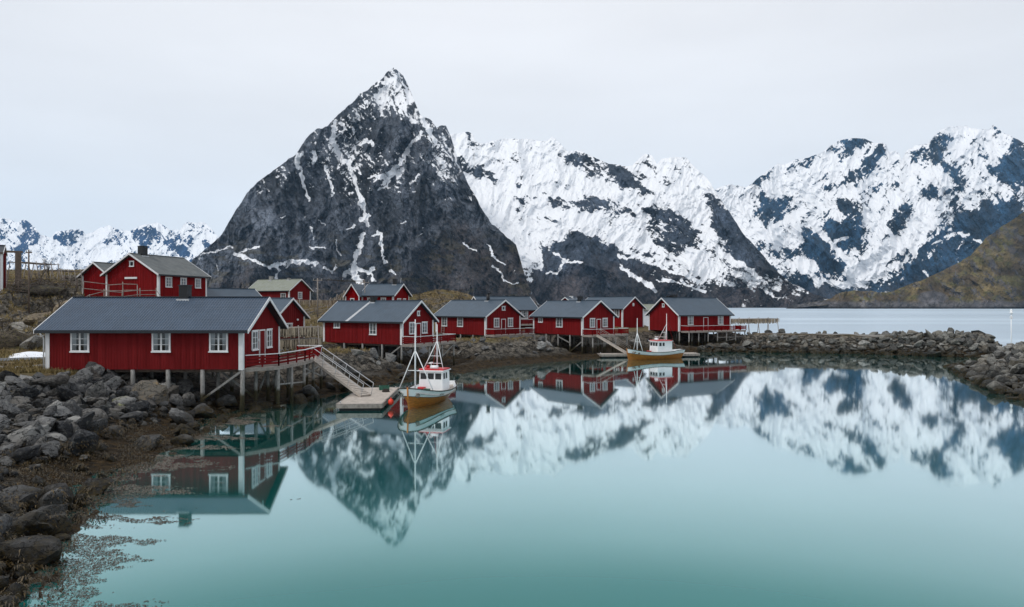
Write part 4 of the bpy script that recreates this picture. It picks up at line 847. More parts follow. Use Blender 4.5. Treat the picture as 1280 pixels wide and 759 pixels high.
for (x, y) in ((1.9, 0.2), (1.9, 3.0), (1.9, 5.8), (1.9, 8.4), (1.0, 7.5)): h3.piling(x, y, 0.11, -0.2)
h3.brace((0, 0.2, -0.3), (1.9, 5.0, -2.6), 0.05); h3.brace((1.9, 3.0, -0.9), (1.9, 8.4, -2.2), 0.05); h3.brace((1.9, 5.8, -1.5), (1.9, 8.4, -0.3), 0.05); h3.brace((1.9, 0.2, -1.0), (1.9, 5.8, -1.1), 0.04)
# --- 4
th = math.radians(50)
h4 = House('fishing_cabin', 'red cabin whose deck carries the gangway down to the farther boat', RORBU, (10.47, 101.5), 3.0, -th, -10.9, 0, 7.0, 2.8, 2.25)
h4.window('front', h4.on_front(676), 1.75, 1.0, 0.75, 2, 1); h4.window('front', h4.on_front(699.5), 1.1, 1.4, 1.5, 2, 3); gable_set(h4, 'right', 7.0); h4.chimney(-3.9, 0.6, 0.7)
stilts(h4, (-10.7, -8.0, -5.3, -2.7, -0.1), (0.1, 3.5, 6.9)); h4.brace((-2.7, 0, -2.6), (-0.2, 0, -1.0)); h4.brace((-5.3, 0, -0.3), (-2.7, 0, -1.2))
h4.deck([(0.03, 0.0), (2.0, 0.0), (2.0, 8.0), (0.03, 8.0)], [(0, 1), (1, 2), (2, 3)])
for (x, y) in ((1.9, 0.2), (1.9, 2.6), (1.9, 5.2), (1.9, 7.8), (0.9, 4.0)): h4.piling(x, y, 0.11, -0.2)
h4.brace((1.9, 0.2, -1.2), (1.9, 5.2, -1.3), 0.045)
# --- 5
ph = math.radians(27)
h5 = House('fishing_cabin', 'red cabin farthest right beside the breakwater with blank gable and long side deck', RORBU, (28.4, 116), 3.05, ph, 0, 11.7, 8.1, 2.85, 2.75)
for px in (863, 900.5): h5.window('front', h5.on_front(px), 1.05, 1.2, 1.6, 3, 3)
h5.door('front', h5.on_front(882), 1.1, 2.35); h5.chimney(2.6, 0.9, 0.55, dy=0.4); h5.chimney(1.7, 0.5, 0.35, dy=0.9)
h5.window('left', 4.05, 4.1, 0.6, 0.6, 1, 1)
stilts(h5, (0.15, 2.9, 5.8, 8.7, 11.5), (0.1, 4.0, 8.0)); h5.deck([(0.4, -2.0), (13.4, -2.0), (13.4, 0.5), (11.8, 0.5), (11.8, -0.03), (0.4, -0.03)], [(0, 1), (1, 2), (5, 0)])
for x in (0.5, 2.6, 4.7, 6.8, 8.9, 11.0, 13.2): h5.piling(x, -1.9, 0.11, -0.2)
h5.brace((6.8, -1.9, -1.1), (13.2, -1.9, -1.1), 0.045); h5.brace((4.7, -1.9, -2.4), (11, -1.9, -1.4), 0.045)

# --- houses on land
hA = House('red_house', 'tall red house with old slate roof on the hill above the big cabin', VILL, (-46.6, 90), 8.9, math.acos(0.27), 0, 9.0, 8.6, 2.75, 2.6, roof='roof_old_slate', base=1.3, cat='house')
for px in (210.5, 229, 247): hA.window('front', hA.on_front(px), 1.0, 1.15, 1.35, 2, 3)
hA.window('left', 4.3, 3.75, 0.75, 0.72, 1, 1); hA.chimney(1.8, 0.85, 1.15)
MB().box(-0.14, -0.05, 3.4, 5.4, 2.1, 2.35).build('sign_board', 'white_paint', hA.e)
hA2 = House('red_house', 'small red gabled outbuilding left of the tall house on the hill', VILL, ((137 - 640) / FPX * 98, 98), 9.1, math.acos(0.27), 0, 7.0, 4.9, 2.7, 1.75, roof='roof_old_slate', base=1.5, cat='house')
hB = House('red_house', 'red house with pale green roof and two short chimneys on the middle slope', VILL, (-49, 150), 7.9, -math.radians(25), -12, 0, 6.8, 2.9, 2.4, roof='roof_pale_green', base=1.5, cat='house')
hB.window('front', -1.6, 0.9, 1.5, 1.3, 2, 2); hB.window('right', 3.4, 1.0, 1.3, 1.5, 2, 3); hB.chimney(-8.5, 0.7, 0.8, 'concrete'); hB.chimney(-3.2, 0.5, 0.3, 'concrete')
hC = House('red_house', 'red house with two gables and black flue just behind the pale strip roof', VILL, ((491.5 - 640) / FPX * 122, 122), 6.5, -math.radians(16), -6.2, 0, 6.6, 2.8, 1.95, base=2.0, cat='house')
hC.window('front', -1.9, 1.0, 1.0, 1.3, 2, 3); hC.window('front', -4.5, 1.0, 1.2, 1.3, 2, 2); hC.window('right', 2.3, 0.9, 1.6, 1.3, 4, 2); hC.window('right', 4.6, 0.9, 1.2, 1.3, 2, 2); hC.chimney(-1.2, 0.65, 0.95)
wg = MB(); x0, x1 = -8.9, -6.25; zt = 4.75      # front wing with its own gable
wg.add([(x0, -1.0, -2), (x1, -1.0, -2), (x1, 5.5, -2), (x0, 5.5, -2), (x0, -1.0, 2.75), (x1, -1.0, 2.75), (x1, 5.5, 2.75), (x0, 5.5, 2.75), ((x0 + x1) / 2, -1.0, zt - .1), ((x0 + x1) / 2, 5.5, zt - .1)], [(0, 3, 2, 1), (0, 1, 5, 8, 4), (1, 2, 6, 5), (2, 3, 7, 9, 6), (3, 0, 4, 7), (4, 8, 9, 7), (5, 6, 9, 8)]); wg.build('wing_wall', 'red_boards', hC.e)
for sgn in (-1, 1):
    xm = (x0 + x1) / 2; xe = xm + sgn * 1.62; zE = 2.45
    MB().add([(xe, -1.4, zE), (xe, 5.6, zE), (xm, 5.6, zt), (xm, -1.4, zt), (xe, -1.4, zE + .1), (xe, 5.6, zE + .1), (xm, 5.6, zt + .1), (xm, -1.4, zt + .1)], [(0, 1, 2, 3), (4, 7, 6, 5), (0, 3, 7, 4), (0, 4, 5, 1), (1, 5, 6, 2)]).build('wing_roof', 'roof_slate_blue', hC.e)
    MB().add([(xe, -1.45, zE - .12), (xm, -1.45, zt - .14), (xm, -1.45, zt + .14), (xe, -1.45, zE + .14), (xe, -1.41, zE - .12), (xm, -1.41, zt - .14), (xm, -1.41, zt + .14), (xe, -1.41, zE + .14)], [(0, 1, 2, 3), (4, 7, 6, 5), (0, 4, 5, 1), (2, 6, 7, 3), (0, 3, 7, 4), (1, 5, 6, 2)]).build('barge_board', 'white_paint', hC.e)
    MB().box(xm + sgn * 1.325 - 0.09, xm + sgn * 1.325 + 0.09, -1.06, -0.95, -2, 2.6).build('corner_board', 'white_paint', hC.e)
hC_w = window_meshes(0.8, 1.2, 1, 2); o = link('window', hC_w[0], hC.e, ((x0 + x1) / 2, -1.02, 1.0)); link('pane', hC_w[1], o); link('room_shade_sheet', hC_w[2], o)
MB().tube([(-0.2 + 3.0 * 0, 3.3, 4.7), (0, 3.3, 6.0)], 0.04, 6).build('vent_pipe', 'grey_metal', hC.e)
hD = House('red_house', 'low red house with white gable edge just behind the big cabin roof', VILL, ((343 - 640) / FPX * 80, 80), 3.3, -math.radians(20), -9.5, 0, 5.6, 2.8, 2.1, base=1.0, cat='house')
hD.window('right', 2.4, 0.8, 1.6, 1.2, 2, 2)
MB().ball((0.15, 4.1, 2.4), 0.13).build('wall_lamp', 'white_paint', hD.e)
hD2 = House('red_house', 'red house almost hidden by the black chimney of the big cabin', VILL, ((246 - 640) / FPX * 98, 98), 6.1, math.radians(55), 0, 10.5, 4.6, 2.3, 1.5, base=2.0, cat='house')
hE = House('red_house', 'red house with turned away roof seen between second and third deck cabins', VILL, (4.6, 130), 3.9, math.radians(28), -11, 0, 6.8, 2.8, 2.3, base=1.5, cat='house')
hE.window('front', hE.on_front(655.5), 1.05, 1.5, 1.5, 3, 3); hE.window('front', -7, 1.05, 1.4, 1.5, 2, 3)
hE.deck([(-6, -2.2), (0.3, -2.2), (0.3, -0.03), (-6, -0.03)], [(0, 1), (1, 2)])
hF = House('red_house', 'red house with round gable vent above a pale road behind the deck cabins', VILL, (22, 136), 4.25, -math.radians(45), -11, 0, 7.3, 2.6, 2.2, base=1.6, cat='house')
hF.window('front', hF.on_front(771), 0.9, 1.3, 1.5, 2, 3); MB().tube([(0.02, 3.65, 3.35), (0.1, 3.65, 3.35)], 0.35, 14).build('round_vent', 'white_paint', hF.e)
hG = House('red_house', 'tiny red gable peeking over the roof ridge beside a black chimney', VILL, ((714 - 640) / FPX * 172, 172), 4.6, math.radians(62), 0, 6, 3.0, 3.6, 1.2, base=2.5, cat='house')
hG.chimney(3.5, 0.8, 0.3, 'white_paint')
hI = House('grey_shed', 'small pale shed with grey roof glimpsed between two red gables', None, ((803 - 640) / FPX * 175, 175), 4.0, math.radians(10), 0, 7, 5, 2.2, 1.4, roof='roof_pale_green', wall='white_paint', base=2.0, cat='shed')
hG2 = House('red_shed', 'dark roofed red shed cut off by the left edge above the bluff', None, ((3 - 640) / FPX * 82, 82), 11.2, 0.55, -6, 0, 4.0, 2.55, 0.9, oh=0.2, ohg=0.1, roof='dark_trim', base=3.2, cat='shed', fascia='brown_wood')
MB().bar((0.3, 0.0, 2.75), (2.0, 0.0, 2.75), 0.2, 0.25).build('porch_beam', 'brown_wood', hG2.e)
MB().box(1.25, 1.85, -0.3, 0.3, -1.2, 2.6).build('porch_post', 'brown_wood', hG2.e)

# ------------------------------------------------------------------ floats, gangways, boats
def float_dock(label, origin, rz, w, l, top=0.48):
    e = empty('floating_dock', (origin[0], origin[1], 0), rz); tag(e, label, 'dock')
    b = MB(); n = int(l / 0.19)
    for i in range(n):
        y0 = l * i / n; b.box(-w / 2, w / 2, y0 + 0.008, y0 + l / n - 0.008, top - 0.06, top)
    b.build('planking', 'dock_boards', e)
    r = MB(); r.box(-w / 2 - 0.05, w / 2 + 0.05, -0.1, -0.005, top - 0.3, top + 0.02); r.box(-w / 2 - 0.05, w / 2 + 0.05, l + 0.005, l + 0.1, top - 0.3, top + 0.02)
    r.box(-w / 2 - 0.1, -w / 2 - 0.004, 0, l, top - 0.3, top + 0.02); r.box(w / 2 + 0.004, w / 2 + 0.1, 0, l, top - 0.3, top + 0.02); r.build('frame', 'bare_wood', e)
    f = MB(); k = max(2, int(l / 2.2))
    for i in range(k): f.box(-w / 2 + 0.1, w / 2 - 0.1, l * i / k + 0.15, l * (i + 1) / k - 0.15, -0.25, top - 0.31)
    f.build('pontoon', 'float_black', e)
    for (x, y) in ((-w / 2 + .15, 0.4), (w / 2 - .15, l - 0.5)): MB().tube([(x, y, top), (x, y, top + 0.14)], 0.05, 8).build('bollard', 'grey_metal', e)
    return e
float_dock('pale plank floating dock beside the nearer white and wood boat', (-10.85, 48.5), 0.04, 3.1, 9.6)
float_dock('far floating dock behind the farther moored boat', (12.6, 98.2), -math.radians(83), 2.2, 14.5)

def gangway(label, p, q, w=1.05, mat='grey_metal', rail=1.0):
    p, q = Vector(p), Vector(q); L_ = (q - p).length; h_ = math.hypot(q.x - p.x, q.y - p.y)
    e = empty('gangway', p); e.rotation_euler = (0, math.atan2(p.z - q.z, h_), math.atan2(q.y - p.y, q.x - p.x)); tag(e, label, 'gangway')
    b = MB(); n = int(L_ / 0.3)
    for i in range(n): b.box(L_ * i / n + 0.05, L_ * (i + 1) / n - 0.06, -w / 2, w / 2, 0, 0.05)
    b.build('tread', 'dock_boards', e)
    s_ = MB()
    for y in (-w / 2 - 0.04, w / 2 + 0.04): s_.bar((0, y, -0.05), (L_, y, -0.05), 0.06, 0.2)
    s_.build('side_beam', 'dock_boards', e)
    for y in (-w / 2 - 0.06, w / 2 + 0.06):
        r = MB(); r.tube([(0, y, rail), (L_, y, rail)], 0.032, 7); r.tube([(0, y, rail * 0.55), (L_, y, rail * 0.55)], 0.022, 6)
        k = max(3, int(L_ / 1.6))
        for i in range(k + 1): r.tube([(L_ * i / k, y, 0), (L_ * i / k, y, rail)], 0.025, 6)
        r.build('handrail', mat, e)
    return e
gangway('long sloping gangway from the big cabin deck to the plank float', (-16.5, 57.2, 3.05), (-11.2, 52.4, 0.56), 0.8)
gangway('sloping gangway with wooden rails down to the far float', (12.6, 100.6, 3.05), (16.6, 98.9, 0.60), 1.1, 'bare_wood')

def boat(label, bow, heading, L, B, fore_h, aft_h, wheel, group, lift=0.0):
    """local frame: bow at origin, x runs aft, y to starboard side seen, z up from the waterline"""
    e = empty('fishing_boat', (bow[0], bow[1], 0), heading); tag(e, label, 'boat', group)
    ns, nr = 34, 16; xs = np.linspace(0, 1, ns)
    def half(t):     # half beam at the rail
        return B / 2 * (np.sin(np.clip(t * 1.15, 0, 1) ** 0.52 * math.pi / 2) ** 0.78) * (1 - 0.48 * ss(0.62, 1.0, t) ** 1.3)
    def sheer(t): return 0.98 + 0.58 * (1 - t / 0.55) ** 2 * (t < 0.55) + 0.26 * ss(0.5, 1.0, t)
    def pt(t, k, sgn):    # k 0 keel .. 1 rail
        hb = half(t); zk = -0.55 + 0.35 * ss(0.85, 1, t); zs = sheer(t); z = zk + (zs - zk) * k
        full = 0.50 + 0.75 * ss(0.0, 0.45, t) - 0.15 * ss(0.7, 1, t)
        y = hb * (k ** (0.85 / max(full, 0.2))) if k > 0 else 0
        rake = 0.42 * (1 - k) * (1 - ss(0, 0.28, t)) - 0.28 * (1 - k) * ss(0.8, 1, t)
        return (t * L + rake, sgn * y, z)
    kw = 0.0
    def strip(k0f, k1f, n_, off=0.0):
        m = MB()
        for sgn in (-1, 1):
            vs = []; fs = []
            for i in range(ns):
                t_ = xs[i]; zk = -0.55 + 0.35 * float(ss(0.85, 1, t_)); zs = float(sheer(t_)); ka, kb = k0f(t_, zk, zs), k1f(t_, zk, zs)
                for j in range(n_ + 1):
                    x, y, z = pt(t_, ka + (kb - ka) * j / n_, sgn); vs.append((float(x), float(y) + sgn * off, float(z)))
            for i in range(ns - 1):
                for j in range(n_):
                    a = i * (n_ + 1) + j; q = (a, a + 1, a + n_ + 2, a + n_ + 1); fs.append(q if sgn < 0 else q[::-1])
            m.add(vs, fs, True)
        a = []; t_ = 1.0; zk = -0.2; zs = float(sheer(1.0)); ka, kb = k0f(1.0, zk, zs), k1f(1.0, zk, zs)
        r_ = [pt(1.0, ka + (kb - ka) * j / n_, 1) for j in range(n_ + 1)]; l_ = [pt(1.0, ka + (kb - ka) * j / n_, -1) for j in range(n_ + 1)]
        vs = [tuple(map(float, (p[0], p[1] + off, p[2]))) for p in r_] + [tuple(map(float, (p[0], p[1] - off, p[2]))) for p in l_]
        m.add(vs, [(j, j + 1, n_ + 2 + j, n_ + 1 + j) for j in range(n_)]); return m
    zb = lambda t_: 0.56 + 0.72 * (sheer(t_) - 0.98)
    split = lambda t_, zk, zs: (float(zb(t_)) - zk) / (zs - zk)
    strip(lambda *a: 0.0, split, 12).build('hull', 'varnished_hull', e)
    strip(split, lambda *a: 1.0, 5, 0.012).build('bulwark', 'white_boat_paint', e)
    for sgn in (-1, 1):
        r = MB(); r.tube([tuple(map(float, pt(t_, 1.0, sgn))) for t_ in xs], 0.045, 6); r.build('rail', 'rope_dark', e)
        r = MB(); r.tube([tuple(float(c) + (0.012 * sgn if i == 1 else 0) for i, c in enumerate(pt(t_, split(t_, -0.55 + 0.35 * float(ss(0.85, 1, t_)), float(sheer(t_))), sgn))) for t_ in xs], 0.022, 5); r.build('rubbing_strake', 'rope_dark', e)
    st = MB(); st.tube([(0.50, 0, -0.55), (0.25, 0, 0.1), (0.08, 0, 0.8), (-0.03, 0, 1.62)], [0.07, 0.075, 0.07, 0.06], 8); st.build('stem', 'varnished_hull', e)
    dk = MB(); vs = []
    for t_ in xs[1:]: hb = float(half(t_)) - 0.05; z = float(sheer(t_)) - 0.33; vs += [(float(t_) * L, -hb * 0.97, z), (float(t_) * L, hb * 0.97, z)]
    dk.add(vs, [(2 * i, 2 * i + 1, 2 * i + 3, 2 * i + 2) for i in range(len(xs) - 2)]); dk.build('deck', 'dock_boards', e)
    # wheelhouse
    x0, x1, hw, zt_ = wheel; zd = 0.68
    wh = MB(); s_ = 0.10
    wh.add([(x0, -hw, zd), (x1, -hw, zd), (x1, hw, zd), (x0, hw, zd), (x0 + s_, -hw + .04, zt_), (x1, -hw + .04, zt_), (x1, hw - .04, zt_), (x0 + s_, hw - .04, zt_)], [(0, 3, 2, 1), (4, 5, 6, 7), (0, 1, 5, 4), (1, 2, 6, 5), (2, 3, 7, 6), (3, 0, 4, 7)])
    w_ = wh.build('wheelhouse', 'white_boat_paint', e)
    MB().box(x0 - 0.12, x1 + 0.12, -hw - 0.08, hw + 0.08, zt_, zt_ + 0.07).build('roof', 'white_boat_paint', w_)
    a = zt_ - 0.62; b_ = zt_ - 0.16
    for k in range(3):
        yc = (-1 + k) * hw * 0.62; ww = hw * 0.25; fx = lambda z: x0 + s_ * (z - zd) / (zt_ - zd) - 0.012
        MB().add([(fx(a), yc - ww, a), (fx(a), yc + ww, a), (fx(b_), yc + ww, b_), (fx(b_), yc - ww, b_)], [(0, 1, 2, 3)]).build('window', 'room_dark', w_)
    for sgn in (-1, 1):
        for (xa, xb) in ((x0 + 0.3, x0 + 0.68), (x0 + 0.86, x0 + 1.2)):
            if xb > x1 - 0.1: continue
            yy_ = sgn * (hw - 0.012 + 0.0); MB().add([(xa, yy_, a), (xb, yy_, a), (xb, yy_ - sgn * .010, b_), (xa, yy_ - sgn * .010, b_)], [(0, 1, 2, 3)]).build('window', 'room_dark', w_)
    rf = MB(); rf.box(x0 + 0.1, x1 - 0.05, -hw - 0.02, hw + 0.02, zt_ + 0.072, zt_ + 0.17)
    rf.build('roof_rack', 'boat_red', w_)
    MB().tube([(x0 + 0.35, -hw * .5, zt_ + 0.3), (x0 + 0.35, hw * .1, zt_ + 0.3)], 0.15, 12).build('life_raft', 'white_boat_paint', w_)
    rd = MB(); rd.tube([(x0 + 0.7, 0.2, zt_ + 0.07), (x0 + 0.7, 0.2, zt_ + 0.55)], 0.035, 6); rd.box(x0 + 0.45, x0 + 0.95, 0.12, 0.28, zt_ + 0.55, zt_ + 0.66); rd.build('radar', 'white_boat_paint', w_)
    MB().ball((x0 + 0.9, hw * .55, zt_ + 0.27), 0.15, 10, 6).build('buoy', 'boat_red', w_)
    # masts with their legs and stays
    fx = L * 0.18; zf = float(sheer(0.18)) - 0.3
    m = MB(); m.tube([(fx, 0, zf), (fx, 0, fore_h * 0.6), (fx, 0, fore_h)], [0.07, 0.055, 0.035], 8); mo = m.build('mast', 'white_boat_paint', e)
    lg = MB(); zc = fore_h * 0.58
    for sgn in (-1, 1): lg.tube([(fx + 0.15, sgn * B * 0.37, zf + 0.2), (fx, sgn * 0.05, zc + .35)], 0.038, 6)
    lg.tube([(fx + 0.08, -B * 0.16, zf + 0.2 + (zc - zf) * 0.55), (fx + 0.08, B * 0.16, zf + 0.2 + (zc - zf) * 0.55)], 0.03, 6); lg.build('mast_leg', 'white_boat_paint', mo)
    MB().tube([(fx, 0, fore_h - .25), (0.05, 0, 1.6)], 0.012, 4).build('forestay', 'rope_dark', mo)
    ax = x1 - 0.25; m = MB(); m.tube([(ax, 0, zd), (ax, 0, aft_h * 0.7), (ax, 0, aft_h)], [0.062, 0.048, 0.03], 8); ao = m.build('mast', 'white_boat_paint', e)
    lg = MB()
    for sgn in (-1, 1): lg.tube([(ax - 0.9, sgn * hw * 0.85, zt_ + 0.07), (ax, sgn * 0.03, zt_ + (aft_h - zt_) * 0.62)], 0.032, 6)
    for f_ in (0.25, 0.5): z = zt_ + (aft_h - zt_) * 0.62 * f_; lg.tube([(ax - 0.9 * (1 - f_), -hw * .85 * (1 - f_), z), (ax - 0.9 * (1 - f_), hw * .85 * (1 - f_), z)], 0.022, 5)
    lg.build('mast_leg', 'white_boat_paint', ao)
    for sgn in (-1, 1): MB().tube([(ax, 0, zt_ + (aft_h - zt_) * 0.75), (L * 0.97, sgn * B * 0.3, 1.15)], 0.014, 4).build('backstay', 'boat_red' if sgn > 0 else 'rope_dark', ao)
    # deck gear
    MB().box(fx + 0.5, fx + 1.35, -0.45, 0.45, 0.68, 1.05).build('hatch', 'white_boat_paint', e)
    MB().box(x0 - 0.55, x0 - 0.1, hw - .62, hw - .1, 0.66, 1.12).build('fish_crate', 'boat_red', e)
    MB().box(x0 - 0.95, x0 - 0.6, -.2, 0.25, 0.66, 1.05).build('fish_crate', 'green_gear', e)
    g = MB(); rr_ = random.Random(5)
    for k in range(9): g.ball((fx - 0.3 + rr_.uniform(-.7, .6), rr_.uniform(-.9, .7), float(sheer(0.2)) - 0.2 + rr_.uniform(-.05, .12)), rr_.uniform(0.1, 0.2), 8, 5)
    g.build('winch', 'net_heap', e)
    w2 = MB(); w2.tube([(fx - .55, -.35, 1.25), (fx - .55, .35, 1.25)], 0.16, 12); w2.box(fx - .75, fx - .35, -.42, -.34, 0.8, 1.35); w2.box(fx - .75, fx - .35, .34, .42, 0.8, 1.35); w2.build('winch', 'grey_metal', e)
    mk = MB()    # registration mark on the bow plank, kept as unreadable small strokes
    return e, pt, sheer
BG = 'white and varnished wooden fishing boats moored at the floats'
e1, pt1, _ = boat('white and varnished wooden boat moored bow forward at the near plank float', (-7.45, 48.7), math.atan2(0.975, 0.225), 8.35, 3.75, 6.45, 5.95, (4.8, 6.6, 0.98, 2.32), BG)
boat('white and wooden fishing boat lying broadside at the far float', (15.7, 93.2), math.atan2(0.42, 0.91), 9.3, 3.0, 5.7, 6.3, (4.4, 6.9, 0.95, 2.45), BG)
o = MB().ball((0, 0, 0), 0.21, 16, 10, (1, 1, 1.15)); o.tube([(0, 0, 0.2), (0, 0, 0.33)], 0.04, 6); fo = o.build('fender_buoy', 'fender_red'); fo.location = (-8.85, 49.9, 0.42)
tag(fo, 'round orange red fender buoy hanging at the float beside the bow', 'fender')
m_ = MB()
for k in range(5):
    m_.tube([(0.30 * math.cos(a_ / 9 * 6.2832) * (1 - .07 * k), 0.30 * math.sin(a_ / 9 * 6.2832) * (1 - .07 * k), 0.03 + 0.045 * k) for a_ in range(10)], 0.026, 5)
rc = m_.build('rope_coil', 'rope_dark'); rc.location = (-10.2, 55.2, 0.49); tag(rc, 'coil of dark rope lying on the near plank float', 'rope')
cb_ = MB(); cb_.box(-.4, .4, -.28, .28, 0, .06)
for sx in (-.4, .36):
    cb_.box(sx, sx + .04, -.28, .28, .062, .34)
for sy in (-.28, .24): cb_.box(-.358, .358, sy, sy + .04, .062, .34)
cr = cb_.build('fish_crate', 'green_gear'); cr.location = (-10.6, 56.6, 0.485); cr.rotation_euler = (0, 0, .3); tag(cr, 'dark green fish crate at the back of the near plank float', 'crate')
# faded blue mark on the white bow plank
def on_side(sgn, t_, k_): return Vector(tuple(map(float, pt1(t_, k_, sgn))))
mkb = MB()
for q_ in range(4):
    a_ = on_side(-1, 0.355 + 0.02 * q_, 0.80); b_ = on_side(-1, 0.355 + 0.02 * q_, 0.88); o_ = Vector((0, -0.02, 0)); mkb.bar(a_ + o_, b_ + o_, 0.05 if q_ % 2 else 0.035, 0.02)
mkb.build('bow_mark', 'green_gear', e1)
# mooring line
ml = MB(); pts = [Vector((-9.35, 50.5, 0.55)).lerp(Vector((-7.6, 49.0, 1.55)), k / 8) - Vector((0, 0, 0.25 * math.sin(math.pi * k / 8))) for k in range(9)]
ml.tube(pts, 0.018, 5); tag(ml.build('mooring_rope', 'rope_dark'), 'thin dark rope from the near boat bow to the plank float', 'rope')

# ------------------------------------------------------------------ racks, fences, poles
rng = np.random.RandomState(7)
def bars(name, segs, r, mat, parent=None):
    m = MB()
    for p, q in segs: m.tube([p, q], r, 6)
    return m.build(name, mat, parent)
def fish(label, segs, n, ln, mat='stockfish'):
    """pairs of dried cod hung over poles; segs: list of (p, q) pole ends"""
    V = []; F = []; T = []
    for (p, q) in segs:
        p, q = Vector(p), Vector(q); d = (q - p).normalized(); nrm = Vector((-d.y, d.x, 0))
        for k in range(n):
            c = p.lerp(q, rng.rand()); l = ln * rng.uniform(0.7, 1.15); w = rng.uniform(0.04, 0.075); t_ = rng.uniform(0.015, 0.04); ph_ = rng.uniform(-0.4, 0.4); o_ = nrm * rng.choice([-0.06, 0.06]); dd = (d * math.cos(ph_) + nrm * math.sin(ph_)); nn = Vector((-dd.y, dd.x, 0))
            b = len(V)
            for z, ww in ((0, 0.5), (-l * 0.35, 1.0), (-l * 0.8, 0.6), (-l, 0.9)):
                cc = c + o_ + Vector((0, 0, z)) + d * (rng.uniform(-.02, .02))
                for (a1, b1) in ((-1, 0), (0, -1), (1, 0), (0, 1)): V.append(cc + dd * w * ww * a1 + nn * t_ * b1)
            for j in range(3):
                for i in range(4): F.append((b + j * 4 + i, b + j * 4 + (i + 1) % 4, b + j * 4 + 4 + (i + 1) % 4, b + j * 4 + 4 + i))
            T += [rng.rand()] * 16
    me = np_mesh('stockfish', np.array([tuple(v) for v in V]), np.array(F), mat, True, {'tint': np.array(T)})
    return tag(link('stockfish', me), label, 'dried fish', None, 'stuff')
def rack(label, p, q, top, nposts, fishy, depth=2.4, lean=0.9, nf=60, group='wooden drying racks around the village', fl=None, levels=1):
    p = Vector(p); q = Vector(q); d = (q - p).normalized(); nrm = Vector((-d.y, d.x, 0)); zb0, zb1 = zat(p.x, p.y), zat(q.x, q.y)
    base = Vector((p.x, p.y, zb0)); e = empty('drying_rack', base); tag(e, label, 'drying rack', group); L0 = lambda v: Vector(v) - base
    for k in range(nposts):
        c = p.lerp(q, k / (nposts - 1)); 
        for sgn in (-1, 1):
            f_ = c + nrm * sgn * (depth / 2 + lean); g = zat(f_.x, f_.y) - 0.2
            MB().tube([L0((f_.x, f_.y, g)), L0(tuple((c + nrm * sgn * depth / 2)[:2]) + (top + 0.25,))], [0.075, 0.05], 6).build('post', 'bare_wood', e)
    segs = []
    for lv in range(levels):
        for k in range(5):
            o_ = nrm * (k / 4 - 0.5) * depth; z = top - lv * 1.1; a = p + o_ - d * 0.4; b = q + o_ + d * 0.4
            MB().tube([L0((a.x, a.y, z)), L0((b.x, b.y, z + 0.05))], 0.045, 6).build('beam', 'bare_wood', e); segs.append(((a.x, a.y, z), (b.x, b.y, z + .05)))
    if fishy: fish(fl, segs, nf, 0.85 if levels == 1 else 0.8)
    return e
rack('rack full of hanging stockfish between the big cabin and the next one', at(344, 0, 64).xy.to_3d(), at(393, 0, 66).xy.to_3d(), 5.35, 3, True, 2.2, 0.6, 210, fl='dense curtain of dried cod hanging on the rack near the big cabin', levels=2)
rack('small stockfish rack on the spit right of the last cabin', at(905, 0, 127).xy.to_3d(), at(966, 0, 130).xy.to_3d(), 4.9, 6, True, 2.6, 1.0, 110, fl='dried cod hanging on the rack near the breakwater')
rack('low rack with stockfish below the pale green roofed house', at(362, 0, 128).xy.to_3d(), at(437, 0, 131).xy.to_3d(), 8.4, 7, True, 2.4, 0.6, 70, fl='dried cod hanging below the pale roofed house')
rack('weathered empty rack on the bluff at the left edge', at(24, 0, 86).xy.to_3d(), at(62, 0, 92).xy.to_3d(), 12.9, 5, False, 2.2, 0.5)
rack('second empty rack on the bluff nearer the hill houses', at(66, 0, 94).xy.to_3d(), at(99, 0, 100).xy.to_3d(), 12.3, 5, False, 2.2, 0.5)
# tall A-shaped rack with fish behind the strip-roofed cabin
tA = at(452, 0, 136); base = Vector((tA.x - 3, tA.y, zat(tA.x - 3, tA.y))); e = empty('drying_rack', base); tag(e, 'tall wedge shaped rack of stockfish rising behind the strip roofed cabin', 'drying rack', 'wooden drying racks around the village'); segs = []
for k in range(7):
    f_ = k / 6; x = tA.x - 7.5 + 8.0 * f_; z = 8.0 + 4.4 * f_
    for sgn in (-1, 1): MB().tube([Vector((x, tA.y + sgn * 2.2, base.z - .3)) - base, Vector((x, tA.y + sgn * .2, z + .2)) - base], 0.06, 6).build('post', 'bare_wood', e)
for lv in range(4):
    a = (tA.x - 7.2, tA.y - .6, 7.9 - lv * 0.2 + lv * .0); b = (tA.x + 0.3, tA.y - .6, 12.0 - lv * 1.15); MB().tube([Vector(a) - base, Vector(b) - base], 0.05, 6).build('beam', 'bare_wood', e); segs.append((a, b))
fish('dried cod hanging on the tall wedge shaped rack', segs, 95, 0.9)

